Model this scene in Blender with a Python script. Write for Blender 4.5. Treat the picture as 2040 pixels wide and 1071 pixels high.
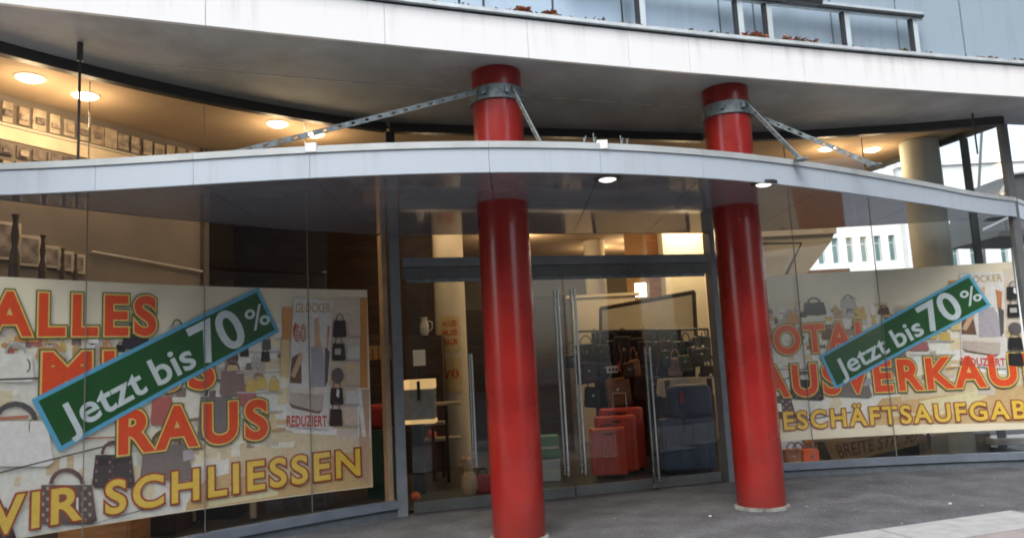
import bpy, bmesh, math, random
import numpy as np
from mathutils import Vector, Matrix
random.seed(7)
rnd = random.random
SC = bpy.context.scene
COL = SC.collection
for o in list(bpy.data.objects):
    bpy.data.objects.remove(o)

# ---------------------------------------------------------------- camera
F, PITCH, ROLL, EYE = 1505.0, 0.12265, -0.05254, 1.6
_f = np.array([0, math.cos(PITCH), math.sin(PITCH)])
_x0 = np.array([1.0, 0, 0]); _u0 = np.cross(_x0, _f)
_c, _s = math.cos(ROLL), math.sin(ROLL)
_x = _c*_x0 + _s*_u0; _u = -_s*_x0 + _c*_u0
cd = bpy.data.cameras.new('camera'); cam = bpy.data.objects.new('camera', cd); COL.objects.link(cam)
cd.sensor_width = 36; cd.lens = 36*F/2040; cd.clip_start = 0.05; cd.clip_end = 1000
cam.matrix_world = Matrix(((_x[0], _u[0], -_f[0], 0), (_x[1], _u[1], -_f[1], 0), (_x[2], _u[2], -_f[2], EYE), (0, 0, 0, 1)))
SC.camera = cam

# ---------------------------------------------------------------- daylight (bright overcast)
SUN_EL, SUN_AZ = math.radians(52), math.radians(200)       # compass: 0 = +Y, clockwise; the sun stands behind the camera
w = bpy.data.worlds.new('World'); SC.world = w; w.use_nodes = True
nt = w.node_tree; nt.nodes.clear()
sky = nt.nodes.new('ShaderNodeTexSky'); sky.sky_type = 'NISHITA'; sky.sun_disc = False
sky.sun_elevation = SUN_EL; sky.sun_rotation = SUN_AZ; sky.air_density = 1.0; sky.dust_density = 3.0
hs = nt.nodes.new('ShaderNodeHueSaturation'); hs.inputs['Saturation'].default_value = 0.55
bg = nt.nodes.new('ShaderNodeBackground'); bg.inputs['Strength'].default_value = 0.15
wo = nt.nodes.new('ShaderNodeOutputWorld')
nt.links.new(sky.outputs[0], hs.inputs['Color']); nt.links.new(hs.outputs[0], bg.inputs[0]); nt.links.new(bg.outputs[0], wo.inputs[0])
sd = bpy.data.lights.new('sun', 'SUN'); sd.energy = 0.6; sd.angle = math.radians(40); sd.color = (1, .96, .9)
sun = bpy.data.objects.new('sun', sd); COL.objects.link(sun)
sun_dir = Vector((math.sin(SUN_AZ)*math.cos(SUN_EL), math.cos(SUN_AZ)*math.cos(SUN_EL), math.sin(SUN_EL)))
sun.rotation_euler = sun_dir.to_track_quat('Z', 'Y').to_euler()
SC.view_settings.view_transform = 'Standard'; SC.view_settings.look = 'None'
SC.view_settings.exposure = 1.27; SC.view_settings.gamma = 1
SC.cycles.use_denoising = True
SC.cycles.max_bounces = 10; SC.cycles.transparent_max_bounces = 32; SC.cycles.glossy_bounces = 5
SC.cycles.sample_clamp_indirect = 6; SC.cycles.caustics_reflective = False; SC.cycles.caustics_refractive = False
SC.cycles.filter_width = 1.9

# ---------------------------------------------------------------- geometry of the place
CX, CY, RF = 3.38, 0.72, 9.12            # left of the doors the glass follows this circle, seen from inside it
LEFT, RIGHT = (3.38, 0.72, 9.12), (4.2, -4.28, 14.0)   # the doors stand on a chord, right of them a flatter circle
PHI_A, PHI_B, PHI_K, PHI_L = math.radians(-31.15), math.radians(-6.69), math.radians(9.25), math.radians(-64)
Z_CAN, Z_SLAB, Z_FAS = 3.12, 4.43, 4.83
def arc(phi, d=0.0):
    cx, cy, r = LEFT if phi < math.radians(-15) else RIGHT
    return (cx+(r+d)*math.sin(phi), cy+(r+d)*math.cos(phi))
def ray(px, py): return _f + _x*(px-1020)/F - _u*(py-535.5)/F
def at(px, py, Y):                       # the point of the place seen at a spot of the photo, Y metres off
    d = ray(px, py); t = Y/d[1]; return Vector((d[0]*t, Y, d[2]*t+EYE))
def atz(px, py, z):
    d = ray(px, py); t = (z-EYE)/d[2]; return Vector((d[0]*t, d[1]*t, z))
def hit(px, py, d=0.03, side=None):                 # on the curved front: (arc length, height)
    cx, cy, rf = side or LEFT; r = ray(px, py); R = rf+d
    a = r[0]**2+r[1]**2; b = -2*(r[0]*cx+r[1]*cy); c = cx*cx+cy*cy-R*R
    t = (-b+math.sqrt(b*b-4*a*c))/2/a
    return (rf*math.atan2(r[0]*t-cx, r[1]*t-cy), r[2]*t+EYE)
def wallhit(px, py, A, B):
    r = ray(px, py); n = (-(B[1]-A[1]), B[0]-A[0]); t = (A[0]*n[0]+A[1]*n[1])/(r[0]*n[0]+r[1]*n[1])
    return Vector((r[0]*t, r[1]*t, r[2]*t+EYE))
def curvehit(px, py, fn):
    r = ray(px, py); ts = np.linspace(3, 16, 13001); e = np.abs(np.array([fn(r[0]*t)-r[1]*t for t in ts])); t = ts[int(e.argmin())]
    return Vector((r[0]*t, r[1]*t, r[2]*t+EYE))
DA, DB = arc(PHI_A), arc(PHI_B)
def canopy_y(x):
    if x < 4.8: return -1.1772e-3*x**4+4.24e-3*x**3+7.595e-2*x**2+.19198*x+5.8658
    t = x-4.8; return 8.374+.80*t-.071*t*t if x < 6.45 else 9.50+.98*(x-6.45)
def slab_y(x): return 6.655+.3684*x-.0066*x*x

# ---------------------------------------------------------------- materials
MATS = {}
def mat(name, col, rough=.6, var=.08, scale=6, bump=0, metal=0, coat=0, spec=.5, emit=None, es=0, stretch=None, bscale=None, dirt=0):
    if name in MATS: return MATS[name]
    m = bpy.data.materials.new(name); m.use_nodes = True; n = m.node_tree.nodes; l = m.node_tree.links
    b = n['Principled BSDF']
    b.inputs['Roughness'].default_value = rough; b.inputs['Metallic'].default_value = metal
    b.inputs['Coat Weight'].default_value = coat; b.inputs['Coat Roughness'].default_value = .06
    b.inputs['Specular IOR Level'].default_value = spec
    tc = n.new('ShaderNodeTexCoord'); mp = n.new('ShaderNodeMapping'); l.new(tc.outputs['Object'], mp.inputs[0])
    if stretch: mp.inputs['Scale'].default_value = stretch
    no = n.new('ShaderNodeTexNoise'); no.inputs['Scale'].default_value = scale; no.inputs['Detail'].default_value = 6
    l.new(mp.outputs[0], no.inputs['Vector'])
    mr = n.new('ShaderNodeMapRange'); mr.inputs[1].default_value = .3; mr.inputs[2].default_value = .7
    mr.inputs[3].default_value = 1-var*1.6; mr.inputs[4].default_value = 1+var
    l.new(no.outputs[0], mr.inputs[0])
    mx = n.new('ShaderNodeMix'); mx.data_type = 'RGBA'; mx.blend_type = 'MULTIPLY'; mx.inputs[0].default_value = 1
    mx.inputs[6].default_value = (*col, 1); l.new(mr.outputs[0], mx.inputs[7])
    out = mx.outputs[2]
    if dirt:
        n2 = n.new('ShaderNodeTexNoise'); n2.inputs['Scale'].default_value = 1.3; n2.inputs['Detail'].default_value = 9; n2.inputs['Roughness'].default_value = .7
        l.new(mp.outputs[0], n2.inputs['Vector'])
        r2 = n.new('ShaderNodeMapRange'); r2.inputs[1].default_value = .5; r2.inputs[2].default_value = .75; r2.inputs[3].default_value = 0; r2.inputs[4].default_value = dirt
        l.new(n2.outputs[0], r2.inputs[0])
        m3 = n.new('ShaderNodeMix'); m3.data_type = 'RGBA'; l.new(r2.outputs[0], m3.inputs[0]); l.new(out, m3.inputs[6])
        m3.inputs[7].default_value = (col[0]*.35, col[1]*.33, col[2]*.3, 1); out = m3.outputs[2]
    l.new(out, b.inputs['Base Color'])
    rr = n.new('ShaderNodeMapRange'); rr.inputs[3].default_value = max(0, rough-.06); rr.inputs[4].default_value = min(1, rough+.1); l.new(no.outputs[0], rr.inputs[0]); l.new(rr.outputs[0], b.inputs['Roughness'])
    if bump:
        bp = n.new('ShaderNodeBump'); bp.inputs['Strength'].default_value = bump; bp.inputs['Distance'].default_value = .02
        nb = n.new('ShaderNodeTexNoise'); nb.inputs['Scale'].default_value = bscale or scale*4; nb.inputs['Detail'].default_value = 4
        l.new(mp.outputs[0], nb.inputs['Vector']); l.new(nb.outputs[0], bp.inputs['Height']); l.new(bp.outputs[0], b.inputs['Normal'])
    if emit:
        b.inputs['Emission Color'].default_value = (*emit, 1); b.inputs['Emission Strength'].default_value = es
    MATS[name] = m; return m

def glass_mat(name, tint=(.93, .96, .95), gain=1.0, wave=.008):
    m = bpy.data.materials.new(name); m.use_nodes = True; n = m.node_tree.nodes; l = m.node_tree.links; n.clear()
    o = n.new('ShaderNodeOutputMaterial'); t = n.new('ShaderNodeBsdfTransparent'); t.inputs[0].default_value = (*tint, 1)
    g = n.new('ShaderNodeBsdfGlossy'); g.inputs['Roughness'].default_value = .02; g.inputs[0].default_value = (.95, .98, 1, 1)
    geo = n.new('ShaderNodeNewGeometry'); ior = n.new('ShaderNodeMapRange')
    ior.inputs[3].default_value = 1.52; ior.inputs[4].default_value = 1/1.52; l.new(geo.outputs['Backfacing'], ior.inputs[0])
    fr = n.new('ShaderNodeFresnel'); l.new(ior.outputs[0], fr.inputs[0])
    mu = n.new('ShaderNodeMath'); mu.operation = 'MULTIPLY'; mu.inputs[1].default_value = gain*.62; mu.use_clamp = True; l.new(fr.outputs[0], mu.inputs[0])
    tc = n.new('ShaderNodeTexCoord'); no = n.new('ShaderNodeTexNoise'); no.inputs['Scale'].default_value = .7; l.new(tc.outputs['Object'], no.inputs['Vector'])
    bp = n.new('ShaderNodeBump'); bp.inputs['Strength'].default_value = .5; bp.inputs['Distance'].default_value = wave; l.new(no.outputs[0], bp.inputs['Height']); l.new(bp.outputs[0], g.inputs['Normal'])
    mx = n.new('ShaderNodeMixShader'); l.new(mu.outputs[0], mx.inputs[0]); l.new(t.outputs[0], mx.inputs[1]); l.new(g.outputs[0], mx.inputs[2]); l.new(mx.outputs[0], o.inputs[0])
    MATS[name] = m; return m
GLASS = glass_mat('window_glass', tint=(.975, .985, .98), gain=.7)
DOORGLASS = glass_mat('door_glass', tint=(.90, .94, .93), gain=1.0, wave=.012)

def attr_mat(name, rough=.45, var=.06):
    m = bpy.data.materials.new(name); m.use_nodes = True; n = m.node_tree.nodes; l = m.node_tree.links
    b = n['Principled BSDF']; a = n.new('ShaderNodeVertexColor'); a.layer_name = 'Col'
    tc = n.new('ShaderNodeTexCoord'); no = n.new('ShaderNodeTexNoise'); no.inputs['Scale'].default_value = 22; no.inputs['Detail'].default_value = 3; l.new(tc.outputs['Object'], no.inputs['Vector'])
    mr = n.new('ShaderNodeMapRange'); mr.inputs[1].default_value = .3; mr.inputs[2].default_value = .7; mr.inputs[3].default_value = 1-var*1.5; mr.inputs[4].default_value = 1+var; l.new(no.outputs[0], mr.inputs[0])
    mx = n.new('ShaderNodeMix'); mx.data_type = 'RGBA'; mx.blend_type = 'MULTIPLY'; mx.inputs[0].default_value = 1
    l.new(a.outputs[0], mx.inputs[6]); l.new(mr.outputs[0], mx.inputs[7]); l.new(mx.outputs[2], b.inputs['Base Color'])
    b.inputs['Roughness'].default_value = rough; return m
PRINT = attr_mat('print_ink')

def streak_mat(name, col, stain, rough=.4, amount=.55, metal=0, top=None, height=.4):
    """painted metal with vertical rain streaks and fine soiling"""
    m = bpy.data.materials.new(name); m.use_nodes = True; n = m.node_tree.nodes; l = m.node_tree.links
    b = n['Principled BSDF']; b.inputs['Roughness'].default_value = rough; b.inputs['Metallic'].default_value = metal
    tc = n.new('ShaderNodeTexCoord'); mp = n.new('ShaderNodeMapping'); mp.inputs['Scale'].default_value = (4.5, 4.5, .3); l.new(tc.outputs['Object'], mp.inputs[0])
    no = n.new('ShaderNodeTexNoise'); no.inputs['Scale'].default_value = 1.6; no.inputs['Detail'].default_value = 8; no.inputs['Roughness'].default_value = .65; l.new(mp.outputs[0], no.inputs['Vector'])
    mr = n.new('ShaderNodeMapRange'); mr.inputs[1].default_value = .52; mr.inputs[2].default_value = .78; mr.inputs[3].default_value = 0; mr.inputs[4].default_value = amount; l.new(no.outputs[0], mr.inputs[0])
    n2 = n.new('ShaderNodeTexNoise'); n2.inputs['Scale'].default_value = 2.2; n2.inputs['Detail'].default_value = 5; l.new(tc.outputs['Object'], n2.inputs['Vector'])
    m2 = n.new('ShaderNodeMapRange'); m2.inputs[1].default_value = .35; m2.inputs[2].default_value = .65; m2.inputs[3].default_value = .25; m2.inputs[4].default_value = 1; l.new(n2.outputs[0], m2.inputs[0])
    mm = n.new('ShaderNodeMath'); mm.operation = 'MULTIPLY'; l.new(mr.outputs[0], mm.inputs[0]); l.new(m2.outputs[0], mm.inputs[1])
    fac = mm.outputs[0]
    if top is not None:                  # grime that has run down from the top edge
        sx = n.new('ShaderNodeSeparateXYZ'); l.new(tc.outputs['Object'], sx.inputs[0])
        m4 = n.new('ShaderNodeMapRange'); m4.inputs[1].default_value = top-height; m4.inputs[2].default_value = top; m4.inputs[3].default_value = .15; m4.inputs[4].default_value = 1.5; l.new(sx.outputs[2], m4.inputs[0])
        m5 = n.new('ShaderNodeMath'); m5.operation = 'MULTIPLY'; l.new(fac, m5.inputs[0]); l.new(m4.outputs[0], m5.inputs[1]); fac = m5.outputs[0]
        n6 = n.new('ShaderNodeTexNoise'); n6.inputs['Scale'].default_value = 1.4; n6.inputs['Detail'].default_value = 7; l.new(tc.outputs['Object'], n6.inputs['Vector'])
        m6 = n.new('ShaderNodeMapRange'); m6.inputs[1].default_value = top-.17; m6.inputs[2].default_value = top-.03; m6.inputs[3].default_value = 0; m6.inputs[4].default_value = .75; l.new(sx.outputs[2], m6.inputs[0])
        m7 = n.new('ShaderNodeMath'); m7.operation = 'MULTIPLY_ADD'; l.new(m6.outputs[0], m7.inputs[0]); l.new(n6.outputs[0], m7.inputs[1]); l.new(fac, m7.inputs[2]); m7.use_clamp = True; fac = m7.outputs[0]
    mx = n.new('ShaderNodeMix'); mx.data_type = 'RGBA'; mx.inputs[6].default_value = (*col, 1); mx.inputs[7].default_value = (*stain, 1)
    l.new(fac, mx.inputs[0]); l.new(mx.outputs[2], b.inputs['Base Color'])
    MATS[name] = m; return m

M_WHITE = streak_mat('white_enamel_fascia', (.84, .85, .85), (.30, .29, .28), .35, .6, top=Z_FAS, height=.4)
M_CANF = streak_mat('pale_blue_grey_fascia', (.45, .52, .585), (.28, .30, .32), .32, .6)
M_TRIM = mat('pale_aluminium_trim', (.50, .54, .54), .35, .06, 5, metal=.2)
M_SOFF = mat('grey_painted_soffit', (.54, .55, .57), .7, .12, 1.6, bump=.08, dirt=.5)
M_GLOSS = mat('glossy_grey_soffit', (.25, .26, .29), .07, .10, 2.5, coat=.6, spec=.8, bump=.015, bscale=3)
M_FRAME = mat('blue_grey_frame_paint', (.19, .22, .24), .4, .1, 7, dirt=.2)
M_DARK = mat('dark_grey_frame_paint', (.05, .052, .052), .45, .1, 7)
M_SILL = mat('blue_grey_sill_paint', (.15, .18, .22), .4, .12, 5, dirt=.3)
M_PLINTH = mat('grey_stone_plinth', (.11, .13, .15), .7, .12, 9, bump=.1)
M_RED = mat('red_gloss_column_paint', (.30, .0125, .008), .27, .14, 2.2, coat=.3, bump=.03, bscale=3, dirt=.25)
_n = M_RED.node_tree.nodes; _l = M_RED.node_tree.links; _b = _n['Principled BSDF']; _src = _b.inputs['Base Color'].links[0].from_socket
_t = _n.new('ShaderNodeTexCoord'); _sx = _n.new('ShaderNodeSeparateXYZ'); _l.new(_t.outputs['Object'], _sx.inputs[0])
_m1 = _n.new('ShaderNodeMapRange'); _m1.inputs[1].default_value = .03; _m1.inputs[2].default_value = .45; _m1.inputs[3].default_value = .7; _m1.inputs[4].default_value = .0; _l.new(_sx.outputs[2], _m1.inputs[0])
_no = _n.new('ShaderNodeTexNoise'); _no.inputs['Scale'].default_value = 14; _no.inputs['Detail'].default_value = 8; _l.new(_t.outputs['Object'], _no.inputs['Vector'])
_m2 = _n.new('ShaderNodeMath'); _m2.operation = 'MULTIPLY'; _l.new(_m1.outputs[0], _m2.inputs[0]); _l.new(_no.outputs[0], _m2.inputs[1])
_n3 = _n.new('ShaderNodeTexNoise'); _n3.inputs['Scale'].default_value = 38; _n3.inputs['Detail'].default_value = 3; _l.new(_t.outputs['Object'], _n3.inputs['Vector'])
_m3 = _n.new('ShaderNodeMapRange'); _m3.inputs[1].default_value = .70; _m3.inputs[2].default_value = .74; _m3.inputs[4].default_value = .55; _l.new(_n3.outputs[0], _m3.inputs[0])
_m4 = _n.new('ShaderNodeMath'); _m4.operation = 'MAXIMUM'; _l.new(_m2.outputs[0], _m4.inputs[0]); _l.new(_m3.outputs[0], _m4.inputs[1])
_mx = _n.new('ShaderNodeMix'); _mx.data_type = 'RGBA'; _l.new(_m4.outputs[0], _mx.inputs[0]); _l.new(_src, _mx.inputs[6]); _mx.inputs[7].default_value = (.09, .05, .04, 1); _l.new(_mx.outputs[2], _b.inputs['Base Color'])
M_STEEL = mat('galvanised_steel', (.20, .24, .25), .5, .3, 18, metal=.4)
M_CHROME = mat('brushed_steel', (.6, .62, .64), .22, .05, 20, metal=1)
M_CLAD = streak_mat('pale_blue_metal_cladding', (.42, .53, .62), (.2, .25, .3), .3, .5, metal=.3)
M_RAIL = mat('pale_rail_paint', (.55, .64, .68), .4, .06, 6)
M_JOINT = mat('dark_joint', (.03, .035, .04), .8)
M_BLACK = mat('black_leather', (.012, .012, .013), .45, .3, 30, bump=.1)
M_CREAM = mat('cream_wall_paint', (.62, .54, .42), .8, .04, 4)
M_CEIL = mat('shop_ceiling_paint', (.46, .33, .21), .85, .05, 2)
M_BROWN = mat('dark_brown_panelling', (.055, .032, .02), .55, .3, 3, stretch=(1, 1, 8))
M_TAUPE = mat('taupe_wall_paint', (.19, .155, .125), .8, .1, 2)
M_WOOD = mat('orange_brown_wood', (.42, .19, .06), .5, .25, 4, stretch=(1, 1, 7))
M_FLOOR = mat('dark_shop_floor', (.06, .052, .048), .35, .2, 4)

# ---------------------------------------------------------------- mesh helpers
class MB:
    def __init__(s): s.v = []; s.f = []; s.c = []; s.smooth = False
    def quad_strip(s): pass
    def poly(s, pts, col=None):
        i = len(s.v); s.v += [tuple(p) for p in pts]; s.f.append(tuple(range(i, i+len(pts)))); s.c.append(col)
    def box(s, a, b, M=None, bevel=0):
        x0, y0, z0 = a; x1, y1, z1 = b
        P = [(x0,y0,z0),(x1,y0,z0),(x1,y1,z0),(x0,y1,z0),(x0,y0,z1),(x1,y0,z1),(x1,y1,z1),(x0,y1,z1)]
        Fc = [(0,3,2,1),(4,5,6,7),(0,1,5,4),(1,2,6,5),(2,3,7,6),(3,0,4,7)]
        if bevel:
            bm = bmesh.new(); vs = [bm.verts.new(p) for p in P]; [bm.faces.new([vs[k] for k in f]) for f in Fc]
            bmesh.ops.bevel(bm, geom=list(bm.edges), offset=bevel, segments=3, profile=.6, affect='EDGES')
            bm.verts.index_update(); P = [tuple(v.co) for v in bm.verts]; Fc = [tuple(v.index for v in f.verts) for f in bm.faces]; bm.free()
        if M is not None: P = [tuple(M @ Vector(p)) for p in P]
        i = len(s.v); s.v += P; s.f += [tuple(i+k for k in f) for f in Fc]; s.c += [None]*len(Fc); return s
    def lathe(s, prof, c=(0,0), n=40, M=None):
        i = len(s.v); 
        for r, z in prof:
            for k in range(n):
                a = 2*math.pi*k/n; p = Vector((c[0]+r*math.cos(a), c[1]+r*math.sin(a), z)); s.v.append(tuple(M @ p) if M is not None else tuple(p))
        for j in range(len(prof)-1):
            for k in range(n):
                k2 = (k+1) % n; s.f.append((i+j*n+k, i+j*n+k2, i+(j+1)*n+k2, i+(j+1)*n+k)); s.c.append(None)
        s.f.append(tuple(i+k for k in reversed(range(n)))); s.c.append(None)
        j = len(prof)-1; s.f.append(tuple(i+j*n+k for k in range(n))); s.c.append(None); return s
    def tube(s, pts, r, n=10):
        pts = [Vector(p) for p in pts]; i = len(s.v)
        for j, p in enumerate(pts):
            t = (pts[min(j+1, len(pts)-1)]-pts[max(j-1, 0)]).normalized(); a = t.orthogonal().normalized()
            if j and abs(a.dot(pa)) < 2: 
                a = (pa-t*pa.dot(t)).normalized()
            pa = a; b = t.cross(a)
            for k in range(n):
                an = 2*math.pi*k/n; s.v.append(tuple(p+(a*math.cos(an)+b*math.sin(an))*r))
        for j in range(len(pts)-1):
            for k in range(n):
                k2 = (k+1) % n; s.f.append((i+j*n+k, i+j*n+k2, i+(j+1)*n+k2, i+(j+1)*n+k)); s.c.append(None)
        s.f.append(tuple(i+k for k in reversed(range(n)))); s.c.append(None); s.f.append(tuple(i+(len(pts)-1)*n+k for k in range(n))); s.c.append(None); return s
    def sweep(s, inner, outer, z0, z1):
        """a solid between two plan lines of equal length, from z0 to z1 (numbers)"""
        n = len(inner); i = len(s.v)
        for a, b in zip(inner, outer):
            s.v += [(a[0], a[1], z0), (b[0], b[1], z0), (b[0], b[1], z1), (a[0], a[1], z1)]
        for j in range(n-1):
            for k in range(4):
                k2 = (k+1) % 4; s.f.append((i+4*j+k, i+4*(j+1)+k, i+4*(j+1)+k2, i+4*j+k2)); s.c.append(None)
        s.f += [(i, i+1, i+2, i+3), tuple(i+4*(n-1)+k for k in (3, 2, 1, 0))]; s.c += [None]*2; return s
    def build(s, name, m, parent=None, smooth=False):
        me = bpy.data.meshes.new(name); me.from_pydata(s.v, [], s.f); me.materials.append(m)
        bm = bmesh.new(); bm.from_mesh(me)
        if not any(s.c): bmesh.ops.recalc_face_normals(bm, faces=bm.faces)
        bm.to_mesh(me); bm.free()
        if any(s.c):
            a = me.color_attributes.new('Col', 'FLOAT_COLOR', 'CORNER'); k = 0
            for p, c in zip(me.polygons, s.c):
                for _ in p.loop_indices: a.data[k].color = (*(c or (1, 1, 1)), 1); k += 1
        if smooth:
            me.shade_smooth() if hasattr(me, 'shade_smooth') else None
            try: me.set_sharp_from_angle(angle=math.radians(38))
            except Exception: pass
        o = bpy.data.objects.new(name, me); COL.objects.link(o)
        if parent: o.parent = parent; o.matrix_parent_inverse = parent.matrix_world.inverted() if False else Matrix.Translation(-parent.location) if not parent.get('_rot') else o.matrix_parent_inverse
        return o
def thing(name, label, cat, loc=(0, 0, 0), group=None):
    o = bpy.data.objects.new(name, None); COL.objects.link(o); o.location = loc; o.empty_display_size = .1
    o['label'] = label; o['category'] = cat
    if group: o['group'] = group
    return o
def tag(o, label, cat, group=None):
    o['label'] = label; o['category'] = cat
    if group: o['group'] = group
    return o
def struct(o): o['kind'] = 'structure'; return o
def sub(o, parent):                       # sub-part: coordinates are already those of the place
    o.parent = parent; o.matrix_parent_inverse = Matrix.Identity(4)
    if parent.parent: o.matrix_parent_inverse = Matrix.Identity(4)
    return o
def T(x, y, z, rz=0, rx=0, ry=0): return Matrix.Translation((x, y, z)) @ Matrix.Rotation(rz, 4, 'Z') @ Matrix.Rotation(rx, 4, 'X') @ Matrix.Rotation(ry, 4, 'Y')
def arcline(p0, p1, d=0.0, step=math.radians(1.2)):
    n = max(1, int(abs(p1-p0)/step)); return [arc(p0+(p1-p0)*k/n, d) for k in range(n+1)]

# ---------------------------------------------------------------- ground
asph = mat('worn_asphalt', (.095, .10, .11), .85, .25, 2.5, bump=.5, bscale=60, dirt=.25)
_n = asph.node_tree.nodes; _l = asph.node_tree.links; _b = _n['Principled BSDF']; _src = _b.inputs['Base Color'].links[0].from_socket
_v = _n.new('ShaderNodeTexVoronoi'); _v.inputs['Scale'].default_value = 55; _tc = _n.new('ShaderNodeTexCoord'); _l.new(_tc.outputs['Object'], _v.inputs['Vector'])
_sp = _n.new('ShaderNodeSeparateColor'); _l.new(_v.outputs['Color'], _sp.inputs[0]); _r = _n.new('ShaderNodeMapRange'); _r.inputs[3].default_value = .55; _r.inputs[4].default_value = 1.5; _l.new(_sp.outputs[0], _r.inputs[0])
_m = _n.new('ShaderNodeMix'); _m.data_type = 'RGBA'; _m.blend_type = 'MULTIPLY'; _m.inputs[0].default_value = .45; _l.new(_src, _m.inputs[6]); _l.new(_r.outputs[0], _m.inputs[7]); _l.new(_m.outputs[2], _b.inputs['Base Color'])
g = MB(); g.poly([(-250, -250, 0), (250, -250, 0), (250, 250, 0), (-250, 250, 0)]); struct(g.build('ground', asph))
e1 = Vector((-.954, -.298, 0)); e2 = Vector((.298, -.954, 0)); O = Vector((4.44, 7.16, 0))
conc = mat('pale_concrete_paving', (.36, .37, .37), .8, .1, 7, bump=.15, bscale=40, dirt=.2)
pink = mat('pinkish_grey_paving', (.30, .27, .26), .8, .1, 7, bump=.15, bscale=40, dirt=.2)
gb = MB(); pts = [O-e1*14, O+e1*16, O+e1*16+e2*40, O-e1*14+e2*40]; pts = [O-e1*4.6, O+e1*13.6, O+e1*13.6+e2*4.02, O-e1*4.6+e2*4.02]; gb.poly([(p.x, p.y, .006) for p in pts]); pave = struct(gb.build('pavement', M_PLINTH))
for r in range(7):
    for k in range(-3, 9):
        a0 = k*1.5+(.0 if r == 0 else -.35*(r % 2)); d0 = [0, .56, 1.1, 1.66, 2.2, 2.75, 3.3][r]; d1 = [.56, 1.1, 1.66, 2.2, 2.75, 3.3, 4][r]
        if r == 0 and k < 0: continue
        s = MB(); q = [O+e1*(a0+.008)+e2*(d0+.008), O+e1*(a0+1.492)+e2*(d0+.008), O+e1*(a0+1.492)+e2*(d1-.008), O+e1*(a0+.008)+e2*(d1-.008)]
        q2 = [(p.x, p.y) for p in q]; s.sweep([q2[0], q2[1]], [q2[3], q2[2]], .007, .024+.003*rnd()); s.build('paving_slab', conc if r == 0 or rnd() < .3 else pink, pave)
# small litter
lb = MB()
for k in range(90):
    x = -3+rnd()*9; y = 6.2+rnd()*3.2
    if y > 8.2+.3*x or y > 9.2: continue
    r = .004+.012*rnd()**3; a = rnd()*6.3
    lb.poly([(x+r*math.cos(a+j*1.57)*(1+rnd()*.5), y+r*math.sin(a+j*1.57), .006+.004*rnd()) for j in range(4)])
lo = lb.build('litter_specks', mat('pale_litter', (.45, .45, .43), .8)); lo['kind'] = 'stuff'
for px, py in [(1415, 1027), (1893, 1002)]:
    p = atz(px, py, .01); b = MB(); b.box((-.012, -.01, 0), (.016, .012, .012), T(p.x, p.y, .004, rnd()), .003)
    tag(b.build('paper_scrap', mat('white_paper', (.8, .8, .8), .8)), 'tiny white paper scrap on the dark asphalt ' + ('left of the right red column' if px < 1500 else 'below the right sale poster'), 'litter')

# ---------------------------------------------------------------- shop shell (setting inside)
K = arc(PHI_K); SIDE = (4.95, 15.0)
LW_A, LW_B = (-6.3, 3.9), (-3.68, 9.10)
room = [arc(PHI_L, .1)]+arcline(PHI_L, PHI_A, .1)+arcline(PHI_B, PHI_K, .1)+[SIDE, (4.6, 22), (-9, 22), (-9, 9.1), LW_B, LW_A]
rc = MB(); rc.poly([(x, y, .03) for x, y in room]); struct(rc.build('floor', M_FLOOR))
rc = MB(); rc.poly([(x, y, 4.40) for x, y in reversed(room)]); rc.poly([(x, y, 4.46) for x, y in room]); struct(rc.build('ceiling', M_CEIL))
def wall(name, A, B, z0, z1, m, th=.12):
    d = Vector((B[0]-A[0], B[1]-A[1])).normalized(); n = Vector((-d.y, d.x))*th
    b = MB(); b.sweep([A, B], [(A[0]+n.x, A[1]+n.y), (B[0]+n.x, B[1]+n.y)], z0, z1); return struct(b.build(name, m))
wall('wall_left', LW_A, LW_B, .03, 4.4, M_TAUPE)
wall('wall_recess', LW_B, (-9, 9.15), .03, 4.4, M_BROWN)
wall('wall_far_left', (-8.9, 9.3), (-8.9, 22), .03, 4.4, M_BROWN)
wall('wall_back', (-9, 21.9), (4.6, 21.9), .03, 4.4, M_TAUPE)
wall('wall_back_right', (4.6, 22), (4.95, 15), .03, 4.4, M_CREAM, -.12)
wall('wall_partition', (-5.2, 14.0), (-1.35, 13.2), .03, 4.4, M_BROWN)

# ---------------------------------------------------------------- the glass front
sf = thing('shop_front', 'curved glass shop front with grey frames and glass entrance doors under the canopy', 'shop front', (0.6, 9.1, 0))
def arcpart(name, p0, p1, d0, d1, z0, z1, m, parent=sf):
    b = MB(); b.sweep(arcline(p0, p1, d0), arcline(p0, p1, d1), z0, z1); return b.build(name, m, parent, True)
def chord(t, d=0):
    n = Vector((-(DB[1]-DA[1]), DB[0]-DA[0])).normalized(); return (DA[0]+(DB[0]-DA[0])*t+n.x*d, DA[1]+(DB[1]-DA[1])*t+n.y*d)
def chordpart(name, t0, t1, d0, d1, z0, z1, m, parent=sf):
    b = MB(); b.sweep([chord(t0, d0), chord(t1, d0)], [chord(t0, d1), chord(t1, d1)], z0, z1); return b.build(name, m, parent)
dg = math.radians
left_j = [PHI_L, dg(-57.5), dg(-50.77), dg(-44.2), dg(-37.46), PHI_A-.006]
right_j = [PHI_B+.008, dg(-2.2), hit(1748, 560, 0, RIGHT)[0]/14, PHI_K-.0]
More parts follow.
